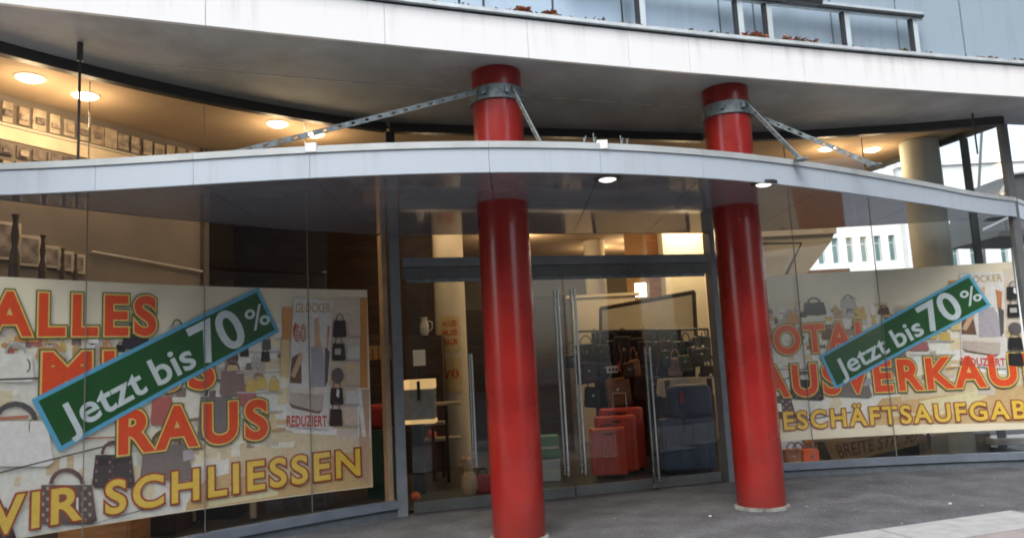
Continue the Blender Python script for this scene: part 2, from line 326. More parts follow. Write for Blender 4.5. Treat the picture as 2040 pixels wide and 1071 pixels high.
for js in (left_j, right_j):
    for a, b in zip(js[:-1], js[1:]):
        arcpart('glass_pane', a+.0006, b-.0006, 0, .012, .175, Z_CAN-.0, GLASS)
        arcpart('glass_pane', a+.0006, b-.0006, 0, .012, Z_CAN+.22, Z_SLAB-.105, GLASS)
    arcpart('head_band', js[0], js[-1], -.035, .05, Z_SLAB-.105, Z_SLAB-.004, M_DARK)
    arcpart('canopy_bearer', js[0], js[-1], .001, .05, Z_CAN+.002, Z_CAN+.22, M_FRAME)
    s1 = arcpart('sill_rail', js[0], js[-1], -.05, .05, .09, .175, M_SILL)
    arcpart('plinth', js[0], js[-1], -.02, .06, 0, .088, M_PLINTH)
for j in left_j[1:-1]+right_j[1:-1]:
    arcpart('glazing_joint', j-.0003, j+.0003, .002, .013, .176, Z_SLAB-.14, mat('grey_silicone', (.2, .19, .17), .6))
# door recess: transom, header, overlight and four frameless leaves
chordpart('head_band', .0, 1, -.035, .05, Z_SLAB-.105, Z_SLAB-.004, M_DARK)
chordpart('canopy_bearer', .0, 1, .001, .05, Z_CAN+.002, Z_CAN+.22, M_FRAME)
for t0, t1 in ((.012, .3), (.3, .66), (.66, .985)):
    chordpart('glass_pane', t0+.002, t1-.002, 0, .012, Z_CAN+.22, Z_SLAB-.105, GLASS)
chordpart('glass_pane', .02, .98, .01, .022, 2.84, Z_CAN, GLASS)
chordpart('transom', .022, .978, -.05, .07, 2.735, 2.84, M_FRAME)
chordpart('transom', .022, .978, -.02, .05, 2.60, 2.728, mat('grey_green_header', (.13, .145, .145), .5, .1, 5))
for (t, dp) in ((0.0, 0), (1.0, 1)):
    q = chord(t); b = MB(); wdt = .055
    n = Vector((-(DB[1]-DA[1]), DB[0]-DA[0])).normalized(); u = Vector((n.y, -n.x))
    A = [(q[0]+u.x*s*wdt-n.x*.06, q[1]+u.y*s*wdt-n.y*.06) for s in (-1, 1)]; B = [(q[0]+u.x*s*wdt+n.x*.10, q[1]+u.y*s*wdt+n.y*.10) for s in (-1, 1)]
    b.sweep(A, B, 0, Z_CAN-.003); b.build('mullion', M_FRAME, sf)
# upper mullion over the left door jamb, and a warm strip painted for the interior's reflection beside it
q = chord(0); b = MB(); b.box((-.05, -.03, Z_CAN+.22), (.05, .12, Z_SLAB-.105), T(q[0], q[1], 0, math.atan2(DB[1]-DA[1], DB[0]-DA[0]))); b.build('mullion', M_DARK, sf)
q = arc(PHI_A-.012, .03); b = MB(); b.box((-.03, 0, .03), (.03, .1, Z_CAN-.004), T(q[0], q[1], 0, .6)); b.build('warm_glint_strip', mat('warm_reflection_tone', (.45, .3, .18), .5, .15, 5), sf)
ang = math.atan2(DB[1]-DA[1], DB[0]-DA[0])
ts = [.03, .252, .497, .742, .97]
for k in range(4):
    a, c = ts[k]+.0015, ts[k+1]-.0015
    b = MB(); b.sweep([chord(a, .006), chord(c, .006)], [chord(a, .018), chord(c, .018)], .13, 2.56)
    d = b.build('door', DOORGLASS, sf)
    def dsub(nm, bb, m, smooth=False):
        o = bb.build(nm, m, None, smooth); sub(o, d); return o
    b = MB(); b.sweep([chord(a, -.012), chord(c, -.012)], [chord(a, .036), chord(c, .036)], .015, .128); dsub('bottom_rail', b, mat('grey_bottom_rail', (.12, .13, .13), .35, .12, 6, metal=.3, dirt=.2))
    b = MB(); b.sweep([chord(a, -.01), chord(c, -.01)], [chord(a, .034), chord(c, .034)], 2.562, 2.598); dsub('top_rail', b, M_STEEL)
    b = MB(); q = chord(a if k % 2 else c, -.03); b.lathe([(.028, .004), (.034, .03), (.02, .06)], q, 14); dsub('pivot', b, M_DARK)
    # long pull handles, one outside and one inside
    hz = {0: (.45, 1.72), 1: (.26, 2.44), 2: (.26, 2.44), 3: (.1, 1.70)}[k]
    ht = {0: ts[1]-.045, 1: ts[2]-.022, 2: ts[2]+.03, 3: ts[3]+.014}[k]
    for sd_ in (-1, 1):
        off = -.055 if sd_ < 0 else .08
        q = chord(ht, off); e = chord(ht, .01)
        b = MB(); r = .016 if k in (1, 2) else .012
        b.tube([(q[0], q[1], hz[0]), (q[0], q[1], hz[1])], r, 12)
        for zz in (hz[0]+.08, hz[1]-.08): b.tube([(q[0], q[1], zz), (e[0], e[1], zz)], r*.7, 8)
        dsub('handle', b, M_CHROME, True)
# side glazing beyond the corner
d2 = Vector((SIDE[0]-K[0], SIDE[1]-K[1])).normalized(); n2 = Vector((d2.y, -d2.x)); L2 = math.hypot(SIDE[0]-K[0], SIDE[1]-K[1])
def sidepart(name, a, b_, e0, e1_, z0, z1, m):
    bb = MB(); P = lambda t, e: (K[0]+d2.x*t+n2.x*e, K[1]+d2.y*t+n2.y*e)
    bb.sweep([P(a, e0), P(b_, e0)], [P(a, e1_), P(b_, e1_)], z0, z1); return bb.build(name, m, sf)
sidepart('head_band', 0, L2, -.04, .04, Z_SLAB-.105, Z_SLAB-.004, M_DARK)
sidepart('sill_rail', .04, L2, -.04, .04, .03, .16, M_SILL)
for k in range(4): sidepart('glass_pane', .06+k*L2/4, (k+1)*L2/4-.01, 0, .012, .165, Z_SLAB-.1055, GLASS)
for t, wd in ((0.02, .03), (.62, .014)): sidepart('mullion', t-wd, t+wd, -.05, .07, .16, Z_SLAB-.105, mat('grey_side_mullion', (.13, .14, .145), .5))

# ---------------------------------------------------------------- lens-shaped canopy over the door
can = thing('entrance_canopy', 'lens-shaped grey canopy with pale blue-grey curved fascia and glossy soffit over the entrance', 'canopy', (1, 6.2, Z_CAN))
XL, XR = -4.12, 7.4
def can_pts(x0, x1, off=0, n=None):
    n = n or max(2, int((x1-x0)/.18)); out = []
    for k in range(n+1):
        x = x0+(x1-x0)*k/n; h = .01; dy = (canopy_y(x+h)-canopy_y(x-h))/2/h; L = math.hypot(1, dy)
        out.append((x+dy/L*off, canopy_y(x)-off/L))      # off > 0 towards the street
    return out
jx = [XL]+[curvehit(px, 330, canopy_y).x for px in (190, 385, 617, 975, 1197, 1400, 1640)]+[4.6, 6.42, XR]
for a, b_ in zip(jx[:-1], jx[1:]):
    b = MB(); b.sweep(can_pts(a+.0015, b_-.0015, -.03), can_pts(a+.0015, b_-.0015, .0), Z_CAN-.02, 3.295); b.build('fascia_panel', M_CANF, can, True)
    b = MB(); b.sweep(can_pts(a+.001, b_-.001, -.05), can_pts(a+.001, b_-.001, .014), 3.298, 3.35); b.build('edge_trim', M_TRIM, can, True)
def back_pt(x):                                         # where the canopy meets the glass, for a given x
    if x < DA[0] or x > DB[0]:
        if x > K[0]: return 9.56+1.25*min(1, (x-K[0])/.35)
        cx, cy, r = LEFT if x < 1 else RIGHT; return cy+math.sqrt(max(.01, (r-.004)**2-(x-cx)**2))
    return DA[1]+(DB[1]-DA[1])*(x-DA[0])/(DB[0]-DA[0])-.004
for a, b_ in zip(jx[:-1], jx[1:]):
    n = max(2, int((b_-a)/.05)); b = MB(); xs = [a+.003+(b_-a-.006)*k/n for k in range(n+1)]
    fr = [(x, canopy_y(x)+.032) for x in xs]; bk = [(x, max(back_pt(x), canopy_y(x)+.035)) for x in xs]
    b.sweep(fr, bk, Z_CAN, Z_CAN+.03); b.build('soffit_panel', M_GLOSS, can)
n = 60; xs = [XL+(XR-XL)*k/n for k in range(n+1)]
b = MB(); b.sweep([(x, canopy_y(x)+.055) for x in xs], [(x, max(back_pt(x), canopy_y(x)+.06)) for x in xs], 3.26, 3.30); b.build('roof_sheet', M_STEEL, can)
for px, py in ((1210, 355), (1522, 365)):
    p = atz(px, py, Z_CAN); b = MB(); b.lathe([(.115, Z_CAN-.012), (.12, Z_CAN-.002), (.118, Z_CAN+.01)], (p.x, p.y), 28); dl = b.build('downlight', M_DARK, can, True)
    b = MB(); b.lathe([(.05, Z_CAN-.026), (.075, Z_CAN-.014)], (p.x, p.y), 24); sub(b.build('lamp_lens', mat('reflection_glow_lens', (.8, .8, .75), .2, emit=(1, .97, .9), es=.9)), dl)  # mild glow put in for daylight reflecting in the lamp glass
for px in (620, 1200):
    p = curvehit(px, 297, canopy_y); b = MB(); b.box((-.045, -.02, 3.30), (.045, .03, 3.375), T(p.x, p.y, 0), .006); b.build('fixing_clip', mat('white_plastic', (.8, .82, .82), .4), can)
for px in (1165, 1185, 1240, 1252):
    p = curvehit(px, 290, canopy_y); b = MB(); b.tube([(p.x, p.y+.05, 3.3), (p.x+.01*(rnd()-.5), p.y+.05, 3.40+.05*rnd())], .005, 6)
    b.tube([(p.x, p.y+.05, 3.36), (p.x+.04*(rnd()-.5), p.y+.05, 3.42)], .004, 6); b.build('bird_spike', M_STEEL, can)

# ---------------------------------------------------------------- upper slab with white fascia
slab = thing('balcony_slab', 'broad upper slab edge with bright white curved fascia and grey soffit above both columns', 'balcony', (1, 7.4, Z_SLAB))
def slab_back(x): return slab_y(x)+9 if x < SIDE[0] else max(slab_y(x)+.75, K[1]+.1+(SIDE[1]-K[1])*max(0, (K[0]-x)/(K[0]-SIDE[0])))
def slab_pts(x0, x1, off=0, n=None):
    n = n or max(2, int((x1-x0)/.4)); out = []
    for k in range(n+1):
        x = x0+(x1-x0)*k/n; dy = .3684-.0132*x; L = math.hypot(1, dy); out.append((x-dy/L*off, slab_y(x)+off/L))   # off > 0 away from the street
    return out
fj = [-8, -5.6, -3.9, -2.35, -1.0, curvehit(1052, 90, slab_y).x, curvehit(1252, 100, slab_y).x, curvehit(1373, 110, slab_y).x, curvehit(1600, 120, slab_y).x, curvehit(1800, 140, slab_y).x, 6.3, 8.2, 10.5]
for a, b_ in zip(fj[:-1], fj[1:]):
    b = MB(); b.sweep(slab_pts(a+.002, b_-.002, 0), slab_pts(a+.002, b_-.002, .04), Z_SLAB-.03, 4.775); b.build('fascia_panel', M_WHITE, slab, True)
    b = MB(); b.sweep(slab_pts(a+.001, b_-.001, -.035), slab_pts(a+.001, b_-.001, .5), 4.80, 4.835); b.build('flashing', mat('pale_zinc_flashing', (.62, .68, .7), .45, .1, 8, metal=.2, dirt=.3), slab, True)
b = MB(); b.sweep(slab_pts(-8, 10.5, .012), slab_pts(-8, 10.5, .2), 4.775, 4.80); b.build('shadow_gap', M_JOINT, slab)
b = MB(); xs = [-8+18.5*k/60 for k in range(61)]; b.sweep([(x, slab_y(x)+.05) for x in xs], [(x, slab_back(x)) for x in xs], 4.50, 4.79); b.build('slab_core', M_SOFF, slab)
# soffit boards: a front row, a thin joint, a back row reaching over the glass
sj = [-8, 3.0, 10.5]
for a, b_ in zip(sj[:-1], sj[1:]):
    for o0, o1 in ((.045, 1.02), (1.028, None)):
        inn = slab_pts(a+.0005, b_-.0005, o0, 40); b = MB(); b.sweep(inn, slab_pts(a+.0005, b_-.0005, o1, 40) if o1 else [(x, max(y+.02, min(y+3.6, slab_back(x)-.01))) for x, y in inn], Z_SLAB+(.001 if o0 > 1 else 0), Z_SLAB+.022); b.build('soffit_panel', M_SOFF, slab)
b = MB(); b.sweep(slab_pts(-3, 3.5, 1.018, 30), slab_pts(-3, 3.5, 1.034, 30), Z_SLAB-.004, Z_SLAB+.0005); b.build('joint_strip', mat('pale_joint_tape', (.75, .74, .7), .6, .3, 5), slab)
lb = MB()
for k in range(1100):
    x = -.7+rnd()*7.6; cl = .5+.5*math.sin(x*7)+.6*math.sin(x*3.1+1)
    if rnd() > .35+.5*cl: continue
    y = slab_y(x)+.0+.16*rnd(); z = 4.838; r = .02+.028*rnd(); a = rnd()*6.3; up = rnd()*.05
    lb.poly([(x+r*math.cos(a), y+r*math.sin(a), z+up), (x+r*.6*math.cos(a+1.6), y+r*.6*math.sin(a+1.6), z+rnd()*.035), (x-r*math.cos(a), y-r*math.sin(a), z), (x+r*.6*math.cos(a-1.6), y+r*.6*math.sin(a-1.6), z+rnd()*.03)],
            random.choice([(.30, .10, .04), (.16, .08, .04), (.42, .25, .12), (.07, .05, .035), (.12, .12, .07)]))
for px0, px1 in ((1480, 1532), (1562, 1628), (1030, 1058), (1090,1110)):
    xa, xb = curvehit(px0, 60, slab_y).x, curvehit(px1, 70, slab_y).x
    for k in range(60):
        x = xa+(xb-xa)*rnd(); y = slab_y(x)+.01+.08*rnd(); r = .025+.03*rnd(); a = rnd()*6.3; z = 4.838+rnd()*.05
        lb.poly([(x+r*math.cos(a), y+r*math.sin(a), z+rnd()*.03), (x+r*.6*math.cos(a+1.6), y+r*.6*math.sin(a+1.6), z+rnd()*.04), (x-r*math.cos(a), y-r*math.sin(a), z), (x+r*.6*math.cos(a-1.6), y, z+rnd()*.03)], random.choice([(.42, .13, .05), (.5, .28, .12), (.3, .09, .04)]))
lo = lb.build('fallen_leaves', PRINT); lo['kind'] = 'stuff'

# ---------------------------------------------------------------- cladding above
cw = thing('clad_wall', 'pale blue metal cladding wall with rail standing behind the white fascia', 'wall', (3, 8.2, 4.84))
wy = lambda x: slab_y(x)+.52
cj = [-6.2, -5.2, -4.2, -3.2, -2.2, -1.2, -.2]+[curvehit(px, 20, wy).x for px in (1000, 1135, 1270, 1460, 1527, 1678, 1806, 1933, 2075)]+[7.6, 8.5]
def wpts(a, b_, off): return [(x, y) for x, y in slab_pts(a, b_, .52+off, 2)]
for a, b_ in zip(cj[:-1], cj[1:]):
    b = MB(); b.sweep(wpts(a+.012, b_-.012, 0), wpts(a+.012, b_-.012, .04), 4.836, 8.4); b.build('cladding_panel', M_CLAD, cw)
b = MB(); b.sweep(slab_pts(-6.2, 8.5, .575, 40), slab_pts(-6.2, 8.5, .8, 40), 4.836, 8.4); b.build('backing_wall', M_JOINT, cw)
rail_y = lambda x: slab_y(x)+.36
zr = curvehit(1640, 12, rail_y).z; xe = curvehit(1853, 35, rail_y).x
b = MB(); b.sweep(slab_pts(.8, xe, .34, 10), slab_pts(.8, xe, .39, 10), zr-.045, zr+.055); b.build('rail', M_RAIL, cw)
b = MB(); b.sweep(slab_pts(.8, xe-.03, .30, 10), slab_pts(.8, xe-.03, .335, 10), zr-.03, zr-.0); b.build('rail', M_JOINT, cw)  # dark strip painting the shadow along the pale rail
for px in (1280, 1475, 1533, 1687, 1822):
    p = curvehit(px, 60, rail_y); b = MB(); b.box((-.02, -.022, 4.836), (.045, .02, zr-.046), T(p.x, p.y+.02, 0, .33)); pz = b.build('rail_post', M_RAIL, cw); b = MB(); b.box((-.055, -.02, 4.836), (-.021, .03, zr-.047), T(p.x, p.y+.02, 0, .33)); sub(b.build('post_shade_strip', M_JOINT, None), pz)  # dark strip left of each post paints its shadow
fl = at(1618, 10, 7.75)
b = MB(); b.box((-.33, -.07, -.0), (.10, .09, .2), T(fl.x, fl.y, fl.z, .35, .1), .03); t_ = thing('floodlight', 'black box hanging over the cladding rail at the top edge', 'lamp', (fl.x, fl.y, fl.z))
b.build('lamp_housing', M_DARK, t_); b = MB(); b.tube([(fl.x-.1, fl.y+.0, fl.z+.15), (fl.x-.1, fl.y+.1, fl.z+.4), (fl.x-.1, fl.y+.75, fl.z+.45)], .02, 8); b.build('bracket', M_DARK, t_)

# ---------------------------------------------------------------- red columns
def brace(parent, A, B, w_=.046):
    A, B = Vector(A), Vector(B); d = (B-A).normalized(); L = (B-A).length; s = d.cross(Vector((0, 0, 1))).normalized()*.006; up = d.cross(s.normalized()).normalized()*(w_/2)
    b = MB(); n = max(4, int(L/.13))
    def bar(p, q, a, c):      # p..q along, a..c in the width direction
        P = [p+up*a-s, q+up*a-s, q+up*c-s, p+up*c-s, p+up*a+s, q+up*a+s, q+up*c+s, p+up*c+s]; i = len(b.v); b.v += [tuple(x) for x in P]
        b.f += [tuple(i+k for k in f) for f in ((0,3,2,1),(4,5,6,7),(0,1,5,4),(1,2,6,5),(2,3,7,6),(3,0,4,7))]; b.c += [None]*6
    bar(A, B, -1, -.45); bar(A, B, .45, 1)
    for k in range(n):
        t0 = L*k/n; bar(A+d*t0, A+d*(t0+L/n*.72), -.449, .449)
    o = b.build('brace', M_STEEL, parent)
    b = MB(); b.box((-.05, -.05, -.01), (.05, .05, .012), T(*B), .004); sub(b.build('foot_plate', M_STEEL), o)
    return o
def column(x, y, label, braces):
    r = .245; c = thing('red_column', label, 'column', (x, y, 0), 'red columns carrying the canopy')
    prof = [(r, .03), (r, 1), (r, 2), (r, Z_CAN-.01), (r, Z_SLAB-.006)]
    b = MB(); b.lathe(prof, (x, y), 64); b.build('shaft', M_RED, c, True)
    b = MB(); b.lathe([(r+.004, 4.10), (r+.02, 4.10), (r+.02, 4.235), (r+.004, 4.235)], (x, y), 64); col_ = b.build('collar', M_STEEL, c, True)
    for a in (-2.0, -1.2, -.4): 
        bb = MB(); bb.box((-.02, 0, -.03), (.02, .03, .03), T(x+(r+.02)*math.cos(a), y+(r+.02)*math.sin(a), 4.17, a-math.pi/2), .004); sub(bb.build('lug', M_STEEL), col_)
    b = MB(); b.lathe([(r+.035, .001), (r+.028, .02), (r+.002, .033)], (x, y), 48); b.build('base_ring', mat('mortar_ring', (.22, .22, .2), .9, .4, 9, bump=.4), c, True)
    for A, B in braces: brace(c, A, B)
    return c
LX, LY, RX, RY = -.06, 7.17, 2.43, 8.00
column(LX, LY, 'left red round column standing in front of the glass doors', [((LX-.19, LY-.2, 4.18), (-2.31, 5.84, 3.33)), ((LX+.15, LY-.21, 4.20), (.32, 6.13, 3.33))])
e_ = atz(1744, 326, 3.33)+Vector((.02, .06, 0))
column(RX, RY, 'right red round column standing beside the TOTAL AUSVERKAUF window', [((RX+.15, RY-.21, 4.20), (2.74, 6.88, 3.33)), ((RX+.25, RY+.03, 4.18), tuple(e_))])

# hanging rods between slab and canopy
for (px, y0, Y, z1, lab) in ((160, 85, 6.0, 3.36, 'thin black hanging rod in front of the far left upper glass'), (1937, 226, 9.3, 3.9, 'short black hanging rod at the right end of the upper soffit')):
    p = atz(px, y0, Z_SLAB); t_ = thing('hanging_rod', lab, 'rod', (p.x, p.y, Z_SLAB))
    b = MB(); b.tube([(p.x, p.y, Z_SLAB), (p.x, p.y, z1)], .011, 8); b.build('rod', M_DARK, t_)
    b = MB(); b.tube([(p.x, p.y, Z_SLAB-.16), (p.x, p.y, Z_SLAB-.004)], .024 if px < 500 else .012, 10); b.build('turnbuckle', M_DARK, t_)

# ---------------------------------------------------------------- sale posters behind the glass
def surf(side, s, z, d):
    cx, cy, r = side; return (cx+(r+d)*math.sin(s/r), cy+(r+d)*math.cos(s/r), z)
def flat_to_surf(polys, side, name, m, parent, step=.22):
    """polys: list of ([(s, z)], depth, colour) laid as flat print onto the curved sheet"""
    bm = bmesh.new(); dl = bm.verts.layers.float.new('d'); cl = bm.loops.layers.float_color.new('Col')
    for pts, d, colr in polys:
        try:
            vs = []
            for s_, z in pts:
                v = bm.verts.new((s_, 0, z)); v[dl] = d; vs.append(v)
            f = bm.faces.new(vs)
            for lp in f.loops: lp[cl] = (*colr, 1)
        except ValueError: pass
    bmesh.ops.triangulate(bm, faces=[f for f in bm.faces if len(f.verts) > 4])
    if bm.verts:
        a = min(v.co.x for v in bm.verts); e = max(v.co.x for v in bm.verts); x = a+step
        while x < e:
            bmesh.ops.bisect_plane(bm, geom=bm.verts[:]+bm.edges[:]+bm.faces[:], plane_co=(x, 0, 0), plane_no=(1, 0, 0)); x += step
    for v in bm.verts: v.co = surf(side, v.co.x, v.co.z, v[dl])
    me = bpy.data.meshes.new(name); bm.to_mesh(me); bm.free(); me.materials.append(m)
    o = bpy.data.objects.new(name, me); COL.objects.link(o)
    if parent: o.parent = parent; o.matrix_parent_inverse = Matrix.Translation(-parent.location)
    return o
_tc = {}
def glyphs(txt, off, space=1.0, condense=1.0):
    """flat letter outlines of a text as triangles, plus the box of its caps"""
    key = (txt, off, space)
    if key in _tc: return _tc[key]
    cu = bpy.data.curves.new('t', 'FONT'); cu.body = txt; cu.size = 1; cu.offset = off; cu.space_character = space; cu.resolution_u = 5; cu.fill_mode = 'FRONT'
    ob = bpy.data.objects.new('t', cu); COL.objects.link(ob); dg_ = bpy.context.evaluated_depsgraph_get(); dg_.update()
    me = ob.evaluated_get(dg_).to_mesh(); V = [(v.co.x, v.co.y) for v in me.vertices]; Fs = [tuple(p.vertices) for p in me.polygons]
    ob.evaluated_get(dg_).to_mesh_clear(); bpy.data.objects.remove(ob); bpy.data.curves.remove(cu)
    _tc[key] = (V, Fs); return _tc[key]
def caph():
    V, _ = glyphs('H', 0); return min(v[1] for v in V), max(v[1] for v in V)
CAP = caph()
def text_polys(txt, mapf, layers, space=1.15, d=.02):
    """mapf(u, v): u 0..1 along the text, v 0 base line .. 1 cap height -> (s, z)"""
    V0, _ = glyphs(txt, layers[-1][0], space); x0, x1 = min(v[0] for v in V0), max(v[0] for v in V0); out = []
    for k, (off, colr) in enumerate(layers):
        V, Fs = glyphs(txt, off, space)
        P = [mapf((v[0]-x0)/(x1-x0), (v[1]-CAP[0])/(CAP[1]-CAP[0])) for v in V]
        for f in Fs: out.append(([P[i] for i in f], d-.0012*k, colr))
    return out
RED3 = [(.085, (.10, .12, .03)), (.062, (.80, .55, .16)), (.034, (.75, .075, .014))]
YEL3 = [(.066, (.33, .05, .02)), (.024, (.80, .54, .07))]
def line_map(side, x0, x1, xr, yt, yb, d=.02):
    ym = (yt+yb)/2; s0 = hit(x0, ym, d, side)[0]; s1 = hit(x1, ym, d, side)[0]; z1 = hit(xr, yt, d, side)[1]; z0 = hit(xr, yb, d, side)[1]
    return lambda u, v: (s0+(s1-s0)*u, z0+(z1-z0)*v)
C_ = dict(white=(.82, .80, .76), cream=(.70, .62, .50), black=(.015, .013, .013), grey=(.10, .09, .09), brown=(.16, .08, .045), tan=(.55, .33, .15), orange=(.62, .28, .08),
          yellow=(.65, .45, .12), pink=(.45, .13, .11), mauve=(.22, .15, .15), lilac=(.42, .38, .42), lgrey=(.48, .46, .44), skin=(.62, .38, .24), red=(.5, .06, .03), pale=(.8, .78, .7))
def art(side, to):
    """the picture of the bag shop; coordinates are those of the left sheet in the photo, to() brings them onto a sheet"""
    out = []; k = [0]
    def P(pts, c, soft=True):
        k[0] += 1; out.append(([to(*p) for p in pts], .040-.00007*k[0], C_[c] if isinstance(c, str) else c))
    def E(x, y, rx, ry, c, a0=0, a1=360, wd=None, n=18):
        if wd is None: P([(x+rx*math.cos(math.radians(a)), y-ry*math.sin(math.radians(a))) for a in np.linspace(a0, a1, n, endpoint=(a1-a0) < 360)], c)
        else:
            A = np.radians(np.linspace(a0, a1, n))
            for i in range(n-1):
                P([(x+rx*math.cos(A[i]), y-ry*math.sin(A[i])), (x+rx*math.cos(A[i+1]), y-ry*math.sin(A[i+1])), (x+(rx-wd)*math.cos(A[i+1]), y-(ry-wd)*math.sin(A[i+1])), (x+(rx-wd)*math.cos(A[i]), y-(ry-wd)*math.sin(A[i]))], c)
                k[0] -= 1
            k[0] += 1
    def R_(x, y, w_, h, c): P([(x, y), (x+w_, y), (x+w_, y+h), (x, y+h)], c)
    def L(x0, y0, x1, y1, wd, c): P([(x0, y0), (x1, y1), (x1, y1+wd), (x0, y0+wd)], c)
    def bag(x, y, w_, h, c, hc=None):
        P([(x-w_*.42, y), (x+w_*.42, y), (x+w_*.5, y+h*.9), (x+w_*.42, y+h), (x-w_*.42, y+h), (x-w_*.5, y+h*.9)], c); E(x, y+1, w_*.3, h*.45, hc or c, 5, 175, max(2, w_*.07), 9)
    # broad fields of the photograph: pale wall, white shelves, sandy floor
    P([(-140, 690), (160, 700), (470, 700), (470, 800), (230, 880), (-140, 985)], (.80, .76, .66))
    P([(-140, 985), (230, 884), (250, 940), (330, 925), (-140, 1070)], 'pale'); P([(-140, 1072), (380, 925), (540, 900), (540, 1000), (-140, 1110)], 'pale')
    P([(380, 960), (740, 880), (742, 990), (370, 1040)], (.62, .42, .2)); P([(395, 1012), (470, 960), (640, 905), (560, 985)], (.74, .66, .40))
    P([(440, 900), (560, 850), (740, 850), (740, 890), (440, 960)], (.68, .56, .36))
    P([(475, 690), (560, 690), (560, 850), (475, 850)], 'pale'); P([(560, 760), (740, 775), (740, 870), (560, 860)], 'white')
    P([(662, 590), (716, 590), (716, 880), (655, 870)], (.66, .56, .46)); R_(717, 592, 16, 180, 'orange'); P([(716, 775), (736, 775), (736, 960), (716, 960)], (.55, .36, .24))
    rs = random.Random(3)
    warm = [(.78, .70, .52), (.72, .60, .40), (.80, .76, .64), (.66, .50, .30), (.84, .80, .72), (.74, .56, .34), (.62, .54, .46), (.78, .66, .44)]
    for i in range(150):                                  # blurred shelves, walls and bags of the printed photograph
        x = rs.uniform(-135, 700); y = rs.uniform(640, 985 if x < 300 else 900); w_ = rs.uniform(8, 46); h = rs.uniform(6, 34); sk = rs.uniform(-8, 8)
        k[0] -= .7; P([(x, y), (x+w_, y-w_*.05), (x+w_+sk, y+h), (x+sk, y+h+w_*.04)], rs.choice(warm))
    for i in range(60):
        x = rs.uniform(230, 560); y = rs.uniform(690, 880); w_ = rs.uniform(4, 20); h = rs.uniform(4, 22)
        k[0] -= .7; P([(x, y), (x+w_, y-2), (x+w_-1, y+h), (x-1, y+h)], rs.choice([(.28, .2, .16), (.5, .42, .36), (.38, .26, .2), (.6, .5, .4), (.2, .16, .15), (.55, .25, .12)]))
    for i in range(70):                                   # clutter of small bags on the far shelves
        x = rs.uniform(-30, 470); y = 668+rs.uniform(-6, 34)+(10 if x > 300 else 0); w_ = rs.uniform(8, 26); h = rs.uniform(7, 24)
        bag(x, y, w_, h, rs.choice(['black', 'brown', 'tan', 'grey', 'yellow', 'white', 'lgrey', 'pink', 'orange', 'mauve', 'lgrey']))
    bag(270, 655, 56, 40, (.03, .025, .04)); bag(352, 648, 34, 30, 'lgrey', 'black'); bag(100, 690, 60, 24, 'tan'); bag(212, 690, 34, 30, 'orange')
    for x, y, w_, h, c in ((-70, 710, 90, 66, 'pale'), (30, 704, 74, 56, 'pale'), (118, 720, 60, 44, 'white')): bag(x, y, w_, h, c, 'lgrey')
    L(-140, 758, 100, 750, 4, 'grey'); E(52, 728, 8, 14, 'brown', -90, 90, 3, 8)
    bag(30, 838, 150, 90, 'white', 'grey'); L(-60, 834, 56, 826, 7, (.5, .2, .12)); E(60, 850, 4, 16, 'brown', 0, 360); L(150, 872, 240, 868, 3, (.4, .15, .1))
    L(-140, 975, 235, 880, 3, 'grey'); L(160, 1056, 330, 1000, 3, 'grey')
    for (cx, cy, w_, h, c1, c2) in ((132, 965, 120, 78, (.12, .08, .07), (.42, .33, .27)), (225, 905, 86, 66, (.05, .035, .035), (.3, .16, .14))):
        bag(cx, cy, w_, h, c1, (.14, .07, .06))
        for i in range(11):
            for j in range(7):
                if (i+j) % 2: R_(cx-w_*.42+i*w_*.078, cy+3+j*h*.136, w_*.045, h*.085, c2); k[0] -= 1
        k[0] += 1
    R_(138, 990, 17, 28, 'white'); P([(-140, 990), (12, 1010), (30, 1110), (-140, 1110)], (.03, .022, .025))
    bag(330, 884, 104, 70, (.2, .16, .15), 'brown'); bag(430, 790, 76, 84, (.2, .17, .17), 'grey'); P([(355, 900), (382, 892), (386, 912), (358, 920)], 'lilac')
    bag(322, 790, 46, 56, 'pink', 'red'); bag(462, 738, 52, 50, (.24, .16, .15), 'mauve'); bag(492, 778, 40, 30, (.4, .14, .14)); bag(300, 740, 40, 34, 'brown')
    for y in (700, 740, 780, 818): L(470, y, 562, y-1, 3, 'lgrey')
    for x, y in ((520, 752), (500, 758), (545, 756)): bag(x, y, 22, 22, 'yellow')
    for x, y in ((486, 690), (508, 712), (530, 676), (528, 700)): bag(x, y, 18, 20, rs.choice(['black', 'lgrey', 'grey']))
    R_(562, 612, 18, 64, 'orange'); R_(558, 676, 18, 74, (.68, .52, .25)); L(540, 855, 568, 850, 4, 'tan')
    # the small advertisement inside the picture
    P([(584, 592), (662, 598), (650, 855), (570, 848)], (.70, .67, .64)); 
    E(596, 660, 14, 22, 'red'); P([(612, 640), (640, 628), (654, 660), (650, 700), (632, 716), (612, 690)], (.68, .42, .2)); E(628, 650, 12, 17, 'skin'); P([(640, 640), (656, 650), (652, 700), (642, 690)], (.5, .2, .08))
    P([(608, 690), (642, 690), (650, 770), (604, 772)], 'lilac'); P([(580, 712), (600, 700), (604, 764), (576, 762)], 'brown'); P([(596, 700), (606, 706), (586, 752), (578, 748)], 'skin'); P([(646, 690), (656, 700), (652, 760), (646, 770)], 'grey')
    P([(578, 768), (646, 774), (642, 815), (634, 824), (580, 812), (574, 800)], (.50, .42, .36)); P([(578, 768), (646, 774), (645, 786), (577, 780)], (.70, .62, .55)); P([(574, 800), (580, 812), (634, 824), (642, 815), (630, 818), (584, 806)], (.2, .12, .09))
